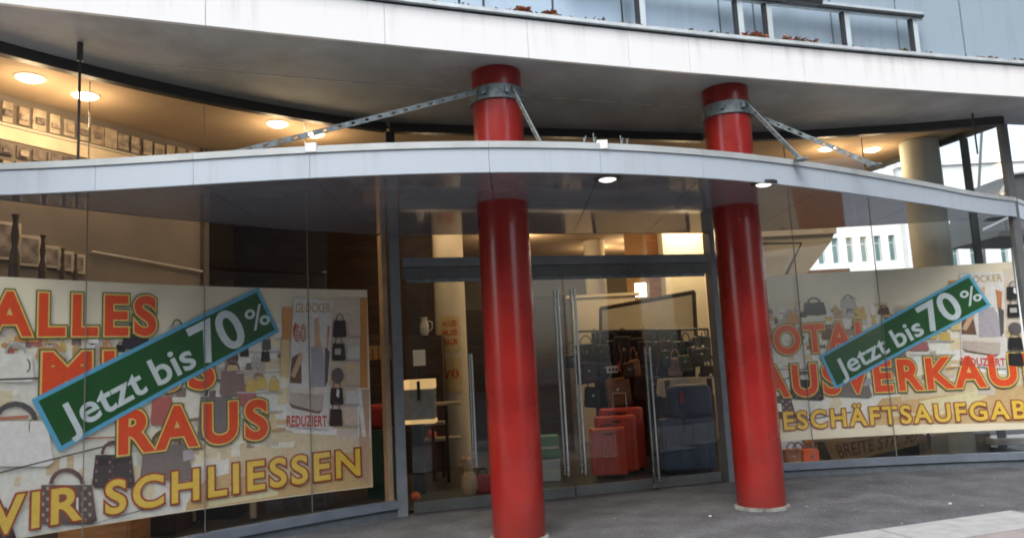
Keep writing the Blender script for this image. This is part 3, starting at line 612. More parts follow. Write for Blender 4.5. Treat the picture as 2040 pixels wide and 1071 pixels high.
    for i, y in enumerate((634, 680, 730, 768, 810)):      # five black bags one above the other
        x = 676-i*2
        if i == 2: E(x, y+18, 12, 16, (.12, .10, .10))
        else: bag(x, y+4, 27, 34, 'black', 'grey')
        if i in (0, 3): P([(x, y+6), (x+5, y+8), (x+4, y+24), (x-1, y+20)], 'white')
        if i == 1: R_(x-8, y+14, 12, 12, 'lgrey')
        L(x+14, y+36, 716, y+36, 3, 'lgrey'); R_(x+17, y+10, 24, 25, (.68, .66, .62) if i % 2 else (.66, .52, .42))
    def tx(t, x0, x1, yt, yb, lay):
        k[0] += 1; f = lambda u, v: to(x0+(x1-x0)*u, yb+(yt-yb)*v)
        out.extend(text_polys(t, f, lay, 1.05, .040-.00007*k[0]))
    tx('GLOCKER', 588, 658, 604, 622, [(.02, (.5, .36, .16))]); tx('60', 586, 608, 648, 678, [(.05, (.35, .03, .02)), (.0, (.75, .45, .35))]); tx('REDUZIERT', 570, 650, 828, 848, [(.03, (.55, .06, .03))])
    return out
def sheet(side, name, label, edge, cat='poster', col_=None):
    t = thing(name, label, cat, (surf(side, edge[0][0]*.5+edge[1][0]*.5, 1.5, .05)))
    (sa, za0, za1), (sb, zb0, zb1) = edge; n = 24; b = MB(); fr, bk = [], []
    for j in range(n+1):
        f = j/n; s_ = sa+(sb-sa)*f; z0 = za0+(zb0-za0)*f; z1 = za1+(zb1-za1)*f
        i = len(b.v); b.v += [surf(side, s_, z0, .041), surf(side, s_, z1, .041), surf(side, s_, z1, .044), surf(side, s_, z0, .044)]
        if j: b.f += [tuple((i-4+a, i+a, i+(a+1) % 4, i-4+(a+1) % 4)) for a in range(4)]; b.c += [None]*4
    b.f += [(0, 1, 2, 3), (i+3, i+2, i+1, i)]; b.c += [None]*2
    b.build('sheet', mat('printed_cream_paper', (.86, .76, .57), .45, .12, 1.2, dirt=.0), t, True)
    return t
GR = [(0, (0, 0, 0))]
sL0 = RF*math.radians(-62); sR = hit(735, 700, .04, LEFT)[0]
pL = sheet(LEFT, 'sale_poster', 'big cream sale poster reading ALLES MUSS RAUS WIR SCHLIESSEN in the left window', [(sL0, .46, 2.50), (sR, .345, 2.485)])
toL = lambda x, y: (lambda h: (min(max(h[0], sL0+.01), sR-.004), max(h[1], .47-.115*(max(h[0], sL0)-sL0)/(sR-sL0))))(hit(x, y, .035, LEFT))
flat_to_surf(art(LEFT, toL), LEFT, 'printed_picture', PRINT, pL)
def lettering(side, parent, specs):
    for t, x0, x1, xr, yt, yb, lay, sp in specs:
        flat_to_surf(text_polys(t, line_map(side, x0, x1, xr, yt, yb), lay, sp, .022), side, 'lettering', PRINT_FLAT, parent)
PRINT_FLAT = attr_mat('solid_ink', .4, .05)
lettering(LEFT, pL, [('ALLES', -28, 312, 180, 590, 665, RED3, 1.22), ('MUSS', 84, 428, 140, 704, 786, RED3, 1.22), ('RAUS', 236, 534, 500, 800, 872, RED3, 1.22), ('WIR SCHLIESSEN', -78, 718, 690, 897, 948, YEL3, 1.2)])
r0 = hit(1480, 700, .04, RIGHT)[0]; r1 = RIGHT[2]*(PHI_K-.006)
zt, zb = hit(1790, 535, .04, RIGHT)[1], hit(1790, 866, .04, RIGHT)[1]
pR = sheet(RIGHT, 'sale_poster', 'big cream sale poster reading TOTAL AUSVERKAUF right of the right red column', [(r0, zb+.0, zt), (r1, zb+.01, zt)])
lA, rA = hit(676, 640, .035, LEFT), hit(2018, 572, .035, RIGHT); lB, rB = hit(676, 845, .035, LEFT), hit(2018, 727, .035, RIGHT); lC, rC = hit(612, 740, .035, LEFT), hit(1952, 650, .035, RIGHT)
fs = (rA[0]-rC[0])/(lA[0]-lC[0]); fz = (rA[1]-rB[1])/(lA[1]-lB[1])
def toR(x, y):
    h = hit(x, y, .035, LEFT); return (min(max(rA[0]+(h[0]-lA[0])*fs, r0+.004), r1-.01), min(max(rA[1]+(h[1]-lA[1])*fz, zb+.01), zt-.01))
flat_to_surf(art(RIGHT, toR), RIGHT, 'printed_picture', PRINT, pR)
lettering(RIGHT, pR, [('TOTAL', 1492, 1738, 1625, 647, 699, RED3, 1.22), ('AUSVERKAUF', 1512, 2078, 1990, 708, 766, RED3, 1.22), ('GESCH\u00c4FTSAUFGABE', 1518, 2078, 1935, 802, 836, YEL3, 1.2)])
# green stickers across the posters
def sticker(side, corners, label, group='green price stickers on the posters'):
    TL, TR, BR, BL = [hit(*c, .015, side) for c in corners]
    def bl(u, v): 
        return tuple((BL[i]*(1-u)+BR[i]*u)*(1-v)+(TL[i]*(1-u)+TR[i]*u)*v for i in (0, 1))
    c0 = surf(side, *bl(.5, .5), .016); t = thing('price_sticker', label, 'sticker', c0, group)
    flat_to_surf([([bl(0, 0), bl(1, 0), bl(1, 1), bl(0, 1)], .017, (.11, .40, .62))], side, 'border', PRINT_FLAT, t)
    e = .017; f = .075
    flat_to_surf([([bl(e, f), bl(1-e, f), bl(1-e, 1-f), bl(e, 1-f)], .0162, (.005, .082, .012))], side, 'panel', PRINT_FLAT, t)
    W = (.62, .70, .72)
    for tx_, u0, u1, v0, v1, o_ in (('Jetzt', .058, .382, .19, .67, .018), ('bis', .425, .605, .175, .665, .018), ('70', .625, .855, .13, .86, .022), ('%', .885, .985, .26, .68, .006)):
        flat_to_surf(text_polys(tx_, lambda u, v: bl(u0+(u1-u0)*u, v0+(v1-v0)*v), [(o_, W)], 1.02, .0154), side, 'lettering', PRINT_FLAT, t)
sticker(LEFT, [(63, 795), (515, 572), (557, 660), (118, 900)], 'large green Jetzt bis 70 % sticker slanting across the ALLES MUSS RAUS poster')
sticker(RIGHT, [(1633, 708), (1932, 545), (1975, 608), (1665, 775)], 'smaller green Jetzt bis 70 % sticker slanting across the TOTAL AUSVERKAUF poster')

# ---------------------------------------------------------------- inside the shop
def stamp(name, label, cat, px, py, Y, z=None, group=None):
    p = at(px, py, Y)
    return thing(name, label, cat, (p.x, p.y, p.z if z is None else z), group)
def local(mb, name, m, parent, smooth=False):            # a part given in its thing's own coordinates
    o = mb.build(name, m, None, smooth); o.parent = parent; return o
def lbox(a, b, bev=.0, M=None): q = MB(); q.box(a, b, M, bev); return q
LAMP = mat('lit_downlight_lens', (.9, .85, .75), .4, emit=(1, .84, .6), es=9)
lamps = [(60, 162, 'nearest the far left edge of the upper glass'), (170, 197, 'beside the black hanging rod'), (553, 252, 'above the long left brace, left one of two'), (627, 272, 'above the long left brace, right one of two'),
         (1648, 300, 'behind the right upper glass beside the short brace'), (1738, 302, 'behind the right upper glass left of the round shop column'), (1195, 495, 'above the door transom, left one of three'),
         (1262, 480, 'above the door transom, upper right one of three'), (1265, 495, 'above the door transom, lower right one of three')]
def lamp(x, y, lab, pw=60, fill=False):
    t = thing('ceiling_lamp', 'round lit ceiling downlight '+lab, 'lamp', (x, y, 4.4), 'lit downlights in the shop ceiling')
    q = MB(); q.lathe([(.125, -.012), (.135, -.001)], (0, 0), 24); local(q, 'rim', M_CREAM, t)
    q = MB(); q.lathe([(.07, -.035), (.10, -.022), (.108, -.0121)], (0, 0), 24); local(q, 'lens', LAMP, t, True)
    ld = bpy.data.lights.new('lamp_light', 'POINT'); ld.energy = pw; ld.color = (1, .72, .42); ld.shadow_soft_size = .12
    lo = bpy.data.objects.new('lamp_light', ld); COL.objects.link(lo); lo.parent = t; lo.location = (0, 0, -.28)
for px, py, lab in lamps:
    p = atz(px, py, 4.36); lamp(p.x, p.y, lab, 5.5 if p.y < 12 else 12)
for x, y, pw, lab in ((-1.2, 11.2, 13, 'added out of view over the display cube'), (1.0, 12.2, 26, 'added out of view over the coral suitcases'), (3.2, 13.4, 52, 'added out of view over the table with the pale cloth'), (.2, 16.5, 32, 'added out of view over the lit cream partition')):
    lamp(x, y, lab, pw)  # hidden lamps added to brighten the depth of the shop
# round and square pillars of the shop
def pillar(px, Y, r, lab, m=M_CREAM):
    p = at(px, 600, Y); t = thing('shop_pillar', lab, 'pillar', (p.x, p.y, .03)); q = MB(); q.lathe([(r, 0), (r, 4.36)], (0, 0), 40); local(q, 'shaft', m, t, True); return t, p
t, p = pillar(896, 12.3, .25, 'round beige pillar with red-lettered notes inside, left of the left red column')
for z0, z1, c, tx in ((1.78, 2.36, (.60, .45, .22), 'notice'), (1.15, 1.70, (.58, .44, .24), 'notice')):
    q = MB(); n = 8; a0, a1 = math.radians(-128), math.radians(-52)
    q.sweep([(.253*math.cos(a0+(a1-a0)*k/n), .253*math.sin(a0+(a1-a0)*k/n)) for k in range(n+1)], [(.257*math.cos(a0+(a1-a0)*k/n), .257*math.sin(a0+(a1-a0)*k/n)) for k in range(n+1)], z0, z1)
    o = local(q, 'notice', mat('yellowish_notice_paper', c, .6), t)
    for rr in (range(3) if z0 > 1.5 else (1,)):
        q = MB(); txp = '70' if z0 < 1.5 and rr == 1 else ['ALLES', 'MUSS', 'RAUS'][rr]
        V, Fs = glyphs(txp, .03); mx = max(v[0] for v in V); zc = z1-.12-(z1-z0-.2)*rr/2.6; hgt = .14 if txp == '70' else .09
        for f in Fs: q.poly([(.259*math.cos(a0+(a1-a0)*(.15+.7*V[i][0]/mx)), .259*math.sin(a0+(a1-a0)*(.15+.7*V[i][0]/mx)), zc-hgt/2+V[i][1]*hgt/.73) for i in f])
        w2 = q.build('lettering', mat('red_ink', (.5, .07, .03), .6), None); w2.parent = o
pillar(1190, 18, .25, 'slim beige pillar far back between the tall door handles')
t, p = pillar(1868, 10.45, .25, 'pale round pillar inside the right end window, lit orange on its left', mat('pale_pillar_paint', (.50, .52, .48), .7, .06, 3))
p = at(1362, 560, 14.2); t = thing('square_pillar', 'cream square pillar inside behind the right glass door', 'pillar', (p.x, p.y, .03)); local(lbox((-.38, -.2, 0), (.38, .4, 4.36)), 'shaft', mat('pale_cream_paint', (.72, .66, .52), .8, .03, 3), t)
p = at(1308, 560, 14.6); t = thing('square_pillar', 'narrow brown pillar inside, left of the cream square pillar', 'pillar', (p.x, p.y, .03)); local(lbox((-.16, -.1, 0), (.12, .3, 4.36)), 'shaft', M_WOOD, t)
# wall display on the left wall: two rows of little pictured boxes
wd = thing('wall_display', 'rows of small pale patterned boxes high on the left shop wall', 'display', (-5, 7, 3.2))
wdir = Vector((LW_B[0]-LW_A[0], LW_B[1]-LW_A[1], 0)).normalized(); wn = Vector((wdir.y, -wdir.x, 0)); wang = math.atan2(wdir.y, wdir.x); LWL = math.hypot(LW_B[0]-LW_A[0], LW_B[1]-LW_A[1])
mA = [mat('pale_box_print', (.52, .42, .30), .7, .25, 14), mat('tan_box_print', (.45, .34, .24), .7, .3, 14), mat('grey_box_print', (.42, .34, .26), .7, .3, 14)]
mB_ = [mat('dark_box_print', (.14, .10, .085), .7, .5, 18), mat('mid_box_print', (.22, .17, .14), .7, .4, 18)]
def wallbox(u, z, w_, h, dpt, m, nm='box'):
    c = Vector((LW_A[0], LW_A[1], 0))+wdir*u+wn*.0; q = MB(); q.box((-w_/2, -dpt, -h/2), (w_/2, -.004, h/2), T(c.x, c.y, z, wang), .004); return q.build(nm, m, wd)
for r_, (z, mm) in enumerate(((4.22, mA), (3.86, mB_), (3.70, mB_))):
    for k in range(32):
        u = 1.0+k*.152
        if u < LWL-.1: 
            o = wallbox(u, z+.006*(rnd()-.5), .09+.05*rnd(), (.21 if r_ == 0 else .135)*(.75+.3*rnd()), .015+.02*rnd(), random.choice(mm))
            if rnd() < .8:
                c = Vector((LW_A[0], LW_A[1], 0))+wdir*u; q = MB(); q.box((-.035-.012*rnd(), -.045, -.045), (.035+.012*rnd(), -.02, .0+.045*rnd()), T(c.x, c.y, z, wang), .006); sub(q.build('motif', random.choice([mB_[1], mA[1], mA[2]]), None), o); 
for k in range(2): 
    z = (4.085, 3.60)[k]; c = Vector((LW_A[0], LW_A[1], 0)); q = MB(); q.box((.4, -.05 if k else -.02, z-.0), (LWL-.05, -.003, z+.025), T(c.x, c.y, 0, wang)); q.build('shelf', M_CREAM, wd)
c = Vector((LW_A[0], LW_A[1], 0)); q = MB(); q.box((.4, -.012, 3.95), (LWL-.05, -.003, 4.08), T(c.x, c.y, 0, wang)); q.build('lit_strip', mat('cream_strip', (.75, .6, .42), .7), wd)
# pale rail and little frames lower on the same wall
wr = thing('wall_rail', 'thin pale rail running along the taupe left wall above the poster', 'rail', (-4.3, 7.8, 2.6))
for a, b_, z0, z1 in (((178, 502), (398, 541), 0, 0),):
    A = wallhit(a[0], a[1], LW_A, LW_B); B = wallhit(b_[0], b_[1], LW_A, LW_B); q = MB(); q.tube([A+wn*.04, B+wn*.04], .014, 8); q.build('rail', mat('pale_rail', (.5, .47, .42), .5), wr)
for k, (px, py, w_, h) in enumerate(((56, 500, .22, .3), (100, 512, .17, .22), (128, 520, .16, .2), (154, 526, .14, .2), (10, 480, .26, .36))):
    p = wallhit(px, py, LW_A, LW_B); t = thing('picture_frame', 'pale framed picture low on the left wall, '+['behind the dark vases', 'right of the tall vase', 'third from the left edge', 'nearest the wall rail', 'at the very left edge'][k], 'picture', tuple(p), 'framed pictures on the left wall')
    q = MB(); q.box((-w_/2, -.03, -h/2), (w_/2, -.002, h/2), Matrix.Rotation(wang, 4, 'Z'), .004); local(q, 'frame', mat('pale_frame', (.5, .42, .32), .6), t)
    q = MB(); q.box((-w_/2+.03, -.034, -h/2+.03), (w_/2-.03, -.0301, h/2-.03), Matrix.Rotation(wang, 4, 'Z')); local(q, 'print', mat('grey_brown_picture', (.25, .2, .17), .6, .5, 8), t)
for k, (px, py, Y, s_) in enumerate(((28, 545, 6.55, .8), (84, 556, 6.9, .62), (124, 556, 7.2, .45), (150, 558, 7.5, .4))):
    p = at(px, py, Y); t = thing('vase', 'slender dark vase behind the glass above the left poster, '+['tallest, at the left edge', 'second from the left', 'third from the left', 'smallest, nearest the wall rail'][k], 'vase', (p.x, p.y, p.z), 'dark vases above the left poster')
    q = MB(); q.lathe([(.04*s_, -.25), (.055*s_, 0), (.05*s_, .2*s_), (.028*s_, .30*s_), (.042*s_, .42*s_), (.025*s_, .58*s_), (.04*s_, .66*s_)], (0, 0), 16); local(q, 'body', M_BROWN, t, True)
# tall shelving near the windows, ledges behind the sills
def cabinet(name, lab, cat, px0, px1, Y, z0, z1, m, dep=.4, shelves=0, group=None):
    a, b_ = at(px0, 800, Y), at(px1, 800, Y); t = thing(name, lab, cat, ((a.x+b_.x)/2, Y+dep/2, z0), group); w2 = (b_.x-a.x)/2
    local(lbox((-w2, -dep/2, 0), (w2, dep/2, z1-z0), .006), 'body', m, t)
    if shelves:
        for k in range(shelves): local(lbox((-w2+.02, -dep/2-.012, (z1-z0)*(k+.08)/shelves), (w2-.02, -dep/2-.001, (z1-z0)*(k+.92)/shelves), .004), 'drawer_front', m, t)
    return t
GREEN = mat('dark_green_lacquer', (.012, .06, .04), .35, .15, 4)
cabinet('cabinet', 'dark green cabinet inside between the left poster and the door jamb', 'cabinet', 728, 796, 9.5, .03, .86, GREEN, .4)
t = stamp('seat_cushion', 'dark red cushion lying on the green cabinet', 'cushion', 752, 830, 9.75, .86); local(lbox((-.2, -.15, 0), (.14, .15, .30), .07), 'body', mat('dark_red_fabric', (.30, .02, .02), .8), t, True)
cabinet('shelf_unit', 'tall brown shelf unit inside behind the left door jamb', 'shelf', 735, 782, 12.2, .03, 2.15, M_BROWN, .4, 4)
for k in range(5):
    t = stamp('box', 'tan box on the tall brown shelf unit, '+['leftmost', 'second', 'middle', 'fourth', 'rightmost'][k], 'box', 738+k*11, 700, 11.9, 1.75, 'tan boxes on the tall brown shelf unit'); local(lbox((-.035, -.05, 0), (.035, .05, .22), .005), 'body', mat('tan_carton', (.35, .2, .08), .7), t)
# display cube on a black stand just inside the left door
p = at(838, 800, 9.75); t = thing('display_cube', 'grey display cube with lit yellow edges on a black stand inside the left door', 'display', (p.x, p.y, .03))
z0 = at(838, 842, 9.75).z-.03; z1 = at(838, 755, 9.75).z-.03
local(lbox((-.185, -.15, z0+.05), (.185, .15, z1-.12), .01), 'cube', mat('grey_acrylic', (.30, .31, .31), .25), t); local(lbox((-.19, -.16, z1-.118), (.19, .16, z1), .008), 'lid', mat('lit_amber_lid', (.7, .5, .22), .4, emit=(1, .6, .25), es=.25), t)
local(lbox((-.19, -.16, z0), (.19, .16, z0+.048), .006), 'base_tray', mat('lit_amber_lid', (.7, .5, .22)), t); local(lbox((-.12, -.06, 0), (.02, .06, z0-.002), .006), 'stand', M_BLACK, t); local(lbox((-.02, -.168, z1-.26), (.02, -.161, z1-.02)), 'strap', M_BLACK, t)
WT = mat('pale_wood_top', (.42, .33, .22), .5, .15, 6, stretch=(1, 6, 1))
for k, (px, py, w_, lab) in enumerate(((888, 803, .42, 'top shelf level with the grey cube'), (862, 842, .34, 'middle shelf below the grey cube'), (882, 873, .5, 'lowest shelf of the three'))):
    t = stamp('display_table', 'small pale wooden table top inside the left door, '+lab, 'table', px, py, 10.4+.25*k, None, 'low display tables inside the left door')
    local(lbox((-w_/2, -.15, -.02), (w_/2, .15, .02), .006), 'tabletop', WT, t); local(lbox((-.02, -.02, .05-t.location.z), (.02, .02, -.021)), 'leg', M_BLACK, t)
for k, (px, py, Y, z) in enumerate(((860, 872, 10.9, None), (842, 838, 10.65, None), (828, 995, 9.1, None))):
    t = stamp('purse', 'small bright orange purse '+['on the lowest display table', 'on the middle display table', 'lying on the floor at the left door'][k], 'purse', px, py, Y); q = MB(); r = (.075, .05, .06)[k]
    q.lathe([(r*.6, 0), (r, r*.4), (r*.95, r*1.0), (r*.4, r*1.5)], (0, 0), 18); local(q, 'body', mat('bright_orange_leather', (.75, .12, .03), .5), t, True)
p = at(836, 728, 10.6); t = thing('paper_sign', 'small white paper sign on a dark stand inside the left door', 'sign', (p.x, p.y, .03)); local(lbox((-.085, -.01, p.z-.03), (.085, 0, p.z+.19)), 'sheet', mat('white_paper', (.8, .8, .8)), t); local(lbox((-.015, .001, 0), (.015, .025, p.z+.1)), 'pole', M_BLACK, t)
t = stamp('jug', 'white jug standing on the dark shelf behind the left glass door', 'jug', 846, 668, 11.6); q = MB(); q.lathe([(.05, 0), (.075, .06), (.07, .16), (.045, .24), (.055, .28)], (0, 0), 18); local(q, 'body', mat('white_glaze', (.55, .52, .48), .3), t, True); q = MB(); q.tube([(.06, 0, .22), (.12, 0, .2), (.12, 0, .1), (.068, 0, .06)], .01); local(q, 'handle', mat('white_glaze', (.55, .52, .48)), t, True)
cabinet('shelf_unit', 'low dark shelf unit inside behind the left glass door', 'shelf', 808, 885, 11.65, .03, at(846, 668, 11.6).z, M_BROWN, .4, 3)
t = stamp('figurine', 'small beige seated teddy figurine low behind the left glass door', 'figurine', 936, 985, 9.5, .03); q = MB(); q.lathe([(.07, 0), (.11, .08), (.09, .22), (.055, .28), (.075, .34), (.06, .42), (.02, .45)], (0, 0), 18); local(q, 'body', mat('beige_plush', (.45, .28, .16), .9, .2, 30, bump=.3), t, True)
for sx in (-1, 1): q = MB(); q.lathe([(.03, 0), (.038, .03), (.015, .06)], (0, 0), 12, T(sx*.055, 0, .40, 0, 0, sx*.5)); local(q, 'ear', mat('beige_plush', (.45, .28, .16)), t, True)
t = stamp('handbag', 'small red handbag at the floor beside the teddy figurine', 'handbag', 962, 960, 9.55, .03); local(lbox((-.1, -.05, 0), (.1, .05, .22), .03), 'body', mat('dark_red_fabric', (.30, .02, .02), .8), t, True); q = MB(); q.tube([(.06*math.cos(a), 0, .2+.09*math.sin(a)) for a in np.linspace(0, math.pi, 10)], .008, 6); local(q, 'handle', M_BLACK, t, True)
# suitcases
def suitcase(px0, px1, pyt, Y, lab, m, group, ribs=5, deep=.22, blue=False, zb=.035, trolley=False):
    a, b_ = at(px0, 900, Y), at(px1, 900, Y); zt_ = at((px0+px1)/2, pyt, Y).z; h = zt_-zb; w2 = (b_.x-a.x)/2
    t = thing('suitcase', lab, 'suitcase', ((a.x+b_.x)/2, Y+deep/2, zb), group)
    local(lbox((-w2, -deep/2, .04), (w2, deep/2, h), .045), 'shell', m, t, True)
    for k in range(ribs):
        x = -w2+.07+(2*w2-.14)*k/(ribs-1); local(lbox((x-.012, -deep/2-.006, .10), (x+.012, -deep/2+.01, h-.09), .005), 'rib', m, t, True)
    q = MB(); q.tube([(-.08, -.0, h-.01), (-.075, 0, h+.035), (.075, 0, h+.035), (.08, 0, h-.01)], .012, 8); local(q, 'handle', M_BLACK, t, True)
    local(lbox((-.06, -deep/2-.012, h-.085), (.06, -deep/2-.001, h-.06), .004), 'lock', M_BLACK, t)
    for sx in (-1, 1): q = MB(); q.lathe([(.03, -.015), (.035, 0), (.03, .015)], (0, 0), 14, T(sx*(w2-.07), -deep/2+.04, .04, 0, 0, math.pi/2)); local(q, 'wheel', M_BLACK, t, True)
    if trolley:
        q = MB(); q.tube([(-.09, .03, h-.01), (-.09, .03, h+.2), (.09, .03, h+.2), (.09, .03, h-.01)], .009, 8); local(q, 'trolley_bar', M_CHROME, t, True)
    return t
REDC = mat('coral_red_shell', (.62, .06, .028), .28, .06, 4, coat=.3)
suitcase(1178, 1250, 852, 10.05, 'smallest coral red hard suitcase, in front of two larger ones', REDC, 'coral red suitcases behind the door')
suitcase(1190, 1273, 828, 10.32, 'middle coral red hard suitcase of three', REDC, 'coral red suitcases behind the door')
suitcase(1200, 1288, 812, 10.6, 'largest coral red hard suitcase at the back of three', REDC, 'coral red suitcases behind the door', trolley=True)
BLUE = mat('navy_fabric_shell', (.022, .035, .085), .55, .15, 8)
suitcase(1320, 1426, 832, 10.15, 'big navy blue suitcase standing behind the right glass door', BLUE, None, 4, .3)
zt_ = at(1372, 832, 10.2).z
p = at(1375, 800, 10.2); t = thing('travel_bag', 'navy blue soft travel bag lying on the big navy suitcase', 'bag', (p.x, 10.3, zt_+.003)); hh = at(1375, 765, 10.2).z-zt_; local(lbox((-.29, -.13, 0), (.3, .13, hh), .11), 'body', BLUE, t, True); local(lbox((-.16, -.15, -.2), (-.08, -.1, hh*.8), .02), 'strap', mat('dark_navy_webbing', (.01, .012, .03), .7), t, True); local(lbox((-.15, -.16, hh*.45), (-.09, -.151, hh*.75), .003), 'tag', mat('dark_red_fabric', (.3, .02, .02)), t)
GRN = mat('mid_green_carton', (.05, .22, .11), .6, .1, 5); WHC = mat('white_carton', (.5, .5, .48), .6, .05, 5)
for k, (px, py, m, lab, z) in enumerate(((1093, 935, WHC, 'white carton standing behind the left red column', .03), (1090, 890, GRN, 'green carton on the white carton behind the left red column', .33))):
    t = stamp('carton', lab, 'carton', px, py, 10.3, z); local(lbox((-.15, -.15, .003), (.15, .15, .28), .008), 'body', m, t); local(lbox((-.151, -.152, .12), (.151, -.1505, .15)), 'tape', M_CREAM, t)
# rack of black bags
def handbag(px, py, Y, w_, h, m, lab, group, drop=.14):
    p = at(px, py, Y); t = thing('handbag', lab, 'handbag', (p.x, p.y, p.z), group)
    q = MB(); q.box((-w_/2, -.06, -h), (w_/2, .06, 0), Matrix.Rotation(.25*(rnd()-.5), 4, 'Y'), .035); local(q, 'body', m, t, True)
    q = MB(); q.tube([(w_*.3*math.cos(a), 0, -.02+drop*math.sin(a)) for a in np.linspace(0, math.pi, 10)], .009, 6); local(q, 'strap', m, t, True)
    q = MB(); q.box((-.02, -.068, -h*.45), (.02, -.061, -h*.36)); local(q, 'buckle', M_CHROME, t); return t
DB_ = mat('dark_brown_leather', (.05, .02, .012), .45, .3, 20); TANL = mat('tan_leather', (.32, .13, .06), .5, .2, 14); GRYL = mat('grey_leather', (.10, .10, .11), .45, .3, 14)
a, b_ = at(1150, 660, 11.8), at(1410, 655, 11.8)
rk = thing('bag_rack', 'dark clothes-rail rack hung with black handbags behind the glass doors', 'rack', (a.x, a.y, .03))
q = MB(); q.tube([a, b_], .018, 8); q.build('rail', M_DARK, rk)
for p in (a, b_, (a+b_)/2): q = MB(); q.tube([(p.x, p.y, .03), p], .016, 8); q.build('post', M_DARK, rk)
q = MB(); q.box((a.x+.25, a.y+.3, .03), (b_.x-.35, a.y+.36, a.z-.02)); q.build('back_panel', M_BLACK, rk)
places = ['leftmost on the rack', 'second on the rack', 'third on the rack', 'fourth on the rack', 'fifth on the rack', 'sixth on the rack', 'seventh on the rack', 'eighth on the rack', 'ninth on the rack', 'rightmost on the rack']
for k in range(10):
    px = 1168+k*25+8*(rnd()-.5); handbag(px, 668+22*rnd(), 11.5+.25*rnd(), .17+.14*rnd(), .26+.34*rnd(), random.choice([M_BLACK, M_BLACK, M_BLACK, GRYL, DB_]), 'dark leather handbag, '+places[k], 'dark handbags on the rack')
for k, (px, py, w_, h, m, nm) in enumerate(((1172, 722, .24, .3, DB_, 'dark brown handbag hanging low at the left end of the rack'), (1228, 752, .36, .42, TANL, 'big tan handbag hanging above the coral suitcases'), (1180, 770, .22, .3, M_BLACK, 'black shoulder bag hanging left of the tan handbag'), (1285, 745, .3, .4, DB_, 'dark brown handbag hanging right of the tan handbag'), (1382, 690, .2, .3, GRYL, 'grey handbag hanging above the white tablecloth'), (1345, 712, .2, .26, mat('rose_leather', (.5, .28, .22), .5), 'rose handbag hanging above the white tablecloth'))):
    handbag(px, py, 11.25, w_, h, m, nm, None)
hang = ['over the navy travel bag', 'beside the grey handbag', 'at the right end near the square pillar', 'between the long handles', 'just left of the rack', 'above the smallest coral suitcase', 'above the trolley bar', 'left of the rose handbag', 'right of the rose handbag', 'at the far right under the rack', 'low, beside the tan handbag', 'low, behind the trolley bar']
for k, px in enumerate((1375, 1395, 1412, 1140, 1158, 1205, 1262, 1325, 1362, 1404, 1252, 1300)):
    handbag(px, 690+55*rnd()+(20 if k > 9 else 0), 11.0+.4*rnd(), .12+.14*rnd(), .18+.22*rnd(), [M_BLACK, GRYL, DB_, M_BLACK, DB_, M_BLACK, TANL, M_BLACK, mat('olive_leather', (.08, .09, .05), .5), GRYL, DB_, M_BLACK][k], 'small bag hanging loose '+hang[k], 'loose bags round the rack', .2)
for k in range(26):
    px = 1160+rnd()*250; py = 650+rnd()*60; A = at(px, py, 11.3); pts_ = [A+Vector((.04*math.sin(j*1.1+k)*j*.25, 0, -.07*j)) for j in range(4+int(rnd()*4))]; q = MB(); q.tube(pts_, .008, 5); q.build('hanging_strap', random.choice([M_BLACK, M_BLACK, GRYL, TANL]), rk)
p = at(1222, 735, 11.1); t = thing('price_sign', 'small white price sign with red corner among the black handbags', 'sign', tuple(p)); local(lbox((-.10, -.006, -.05), (.06, 0, .05)), 'card', mat('white_paper', (.8, .8, .8)), t); local(lbox((.061, -.007, -.02), (.11, 0, .08)), 'corner', mat('red_ink', (.5, .07, .03)), t)
for k, x in enumerate((-.07, -.02, .025)): local(lbox((x, -.0065, -.03), (x+.03, -.0061, .02)), 'mark', M_BLACK, t)
# table with white cloth
p = at(1368, 752, 10.9); t = thing('side_table', 'tall table under a pale fringed cloth behind the navy luggage', 'table', (p.x, 11.0, .03))
zt2 = p.z-.03; q = MB(); q.box((-.33, -.2, 0), (.33, .2, zt2-.02)); local(q, 'base', M_BROWN, t)
q = MB(); n = 48
ringA = [(.40*math.cos(2*math.pi*k/n), .26*math.sin(2*math.pi*k/n)) for k in range(n)]
for k in range(n):
    k2 = (k+1) % n; f0, f1 = 1.05+.06*math.sin(k*1.3), 1.05+.06*math.sin(k2*1.3); dz0, dz1 = .16+.10*abs(math.sin(k*.39)), .16+.10*abs(math.sin(k2*.39))
    A_, B_ = ringA[k], ringA[k2]; q.poly([(A_[0], A_[1], zt2), (B_[0], B_[1], zt2), (B_[0]*f1, B_[1]*f1, zt2-dz1), (A_[0]*f0, A_[1]*f0, zt2-dz0)])
q.poly([(x, y, zt2) for x, y in ringA]); local(q, 'cloth', mat('pale_cloth', (.60, .55, .48), .85, .1, 8), t)
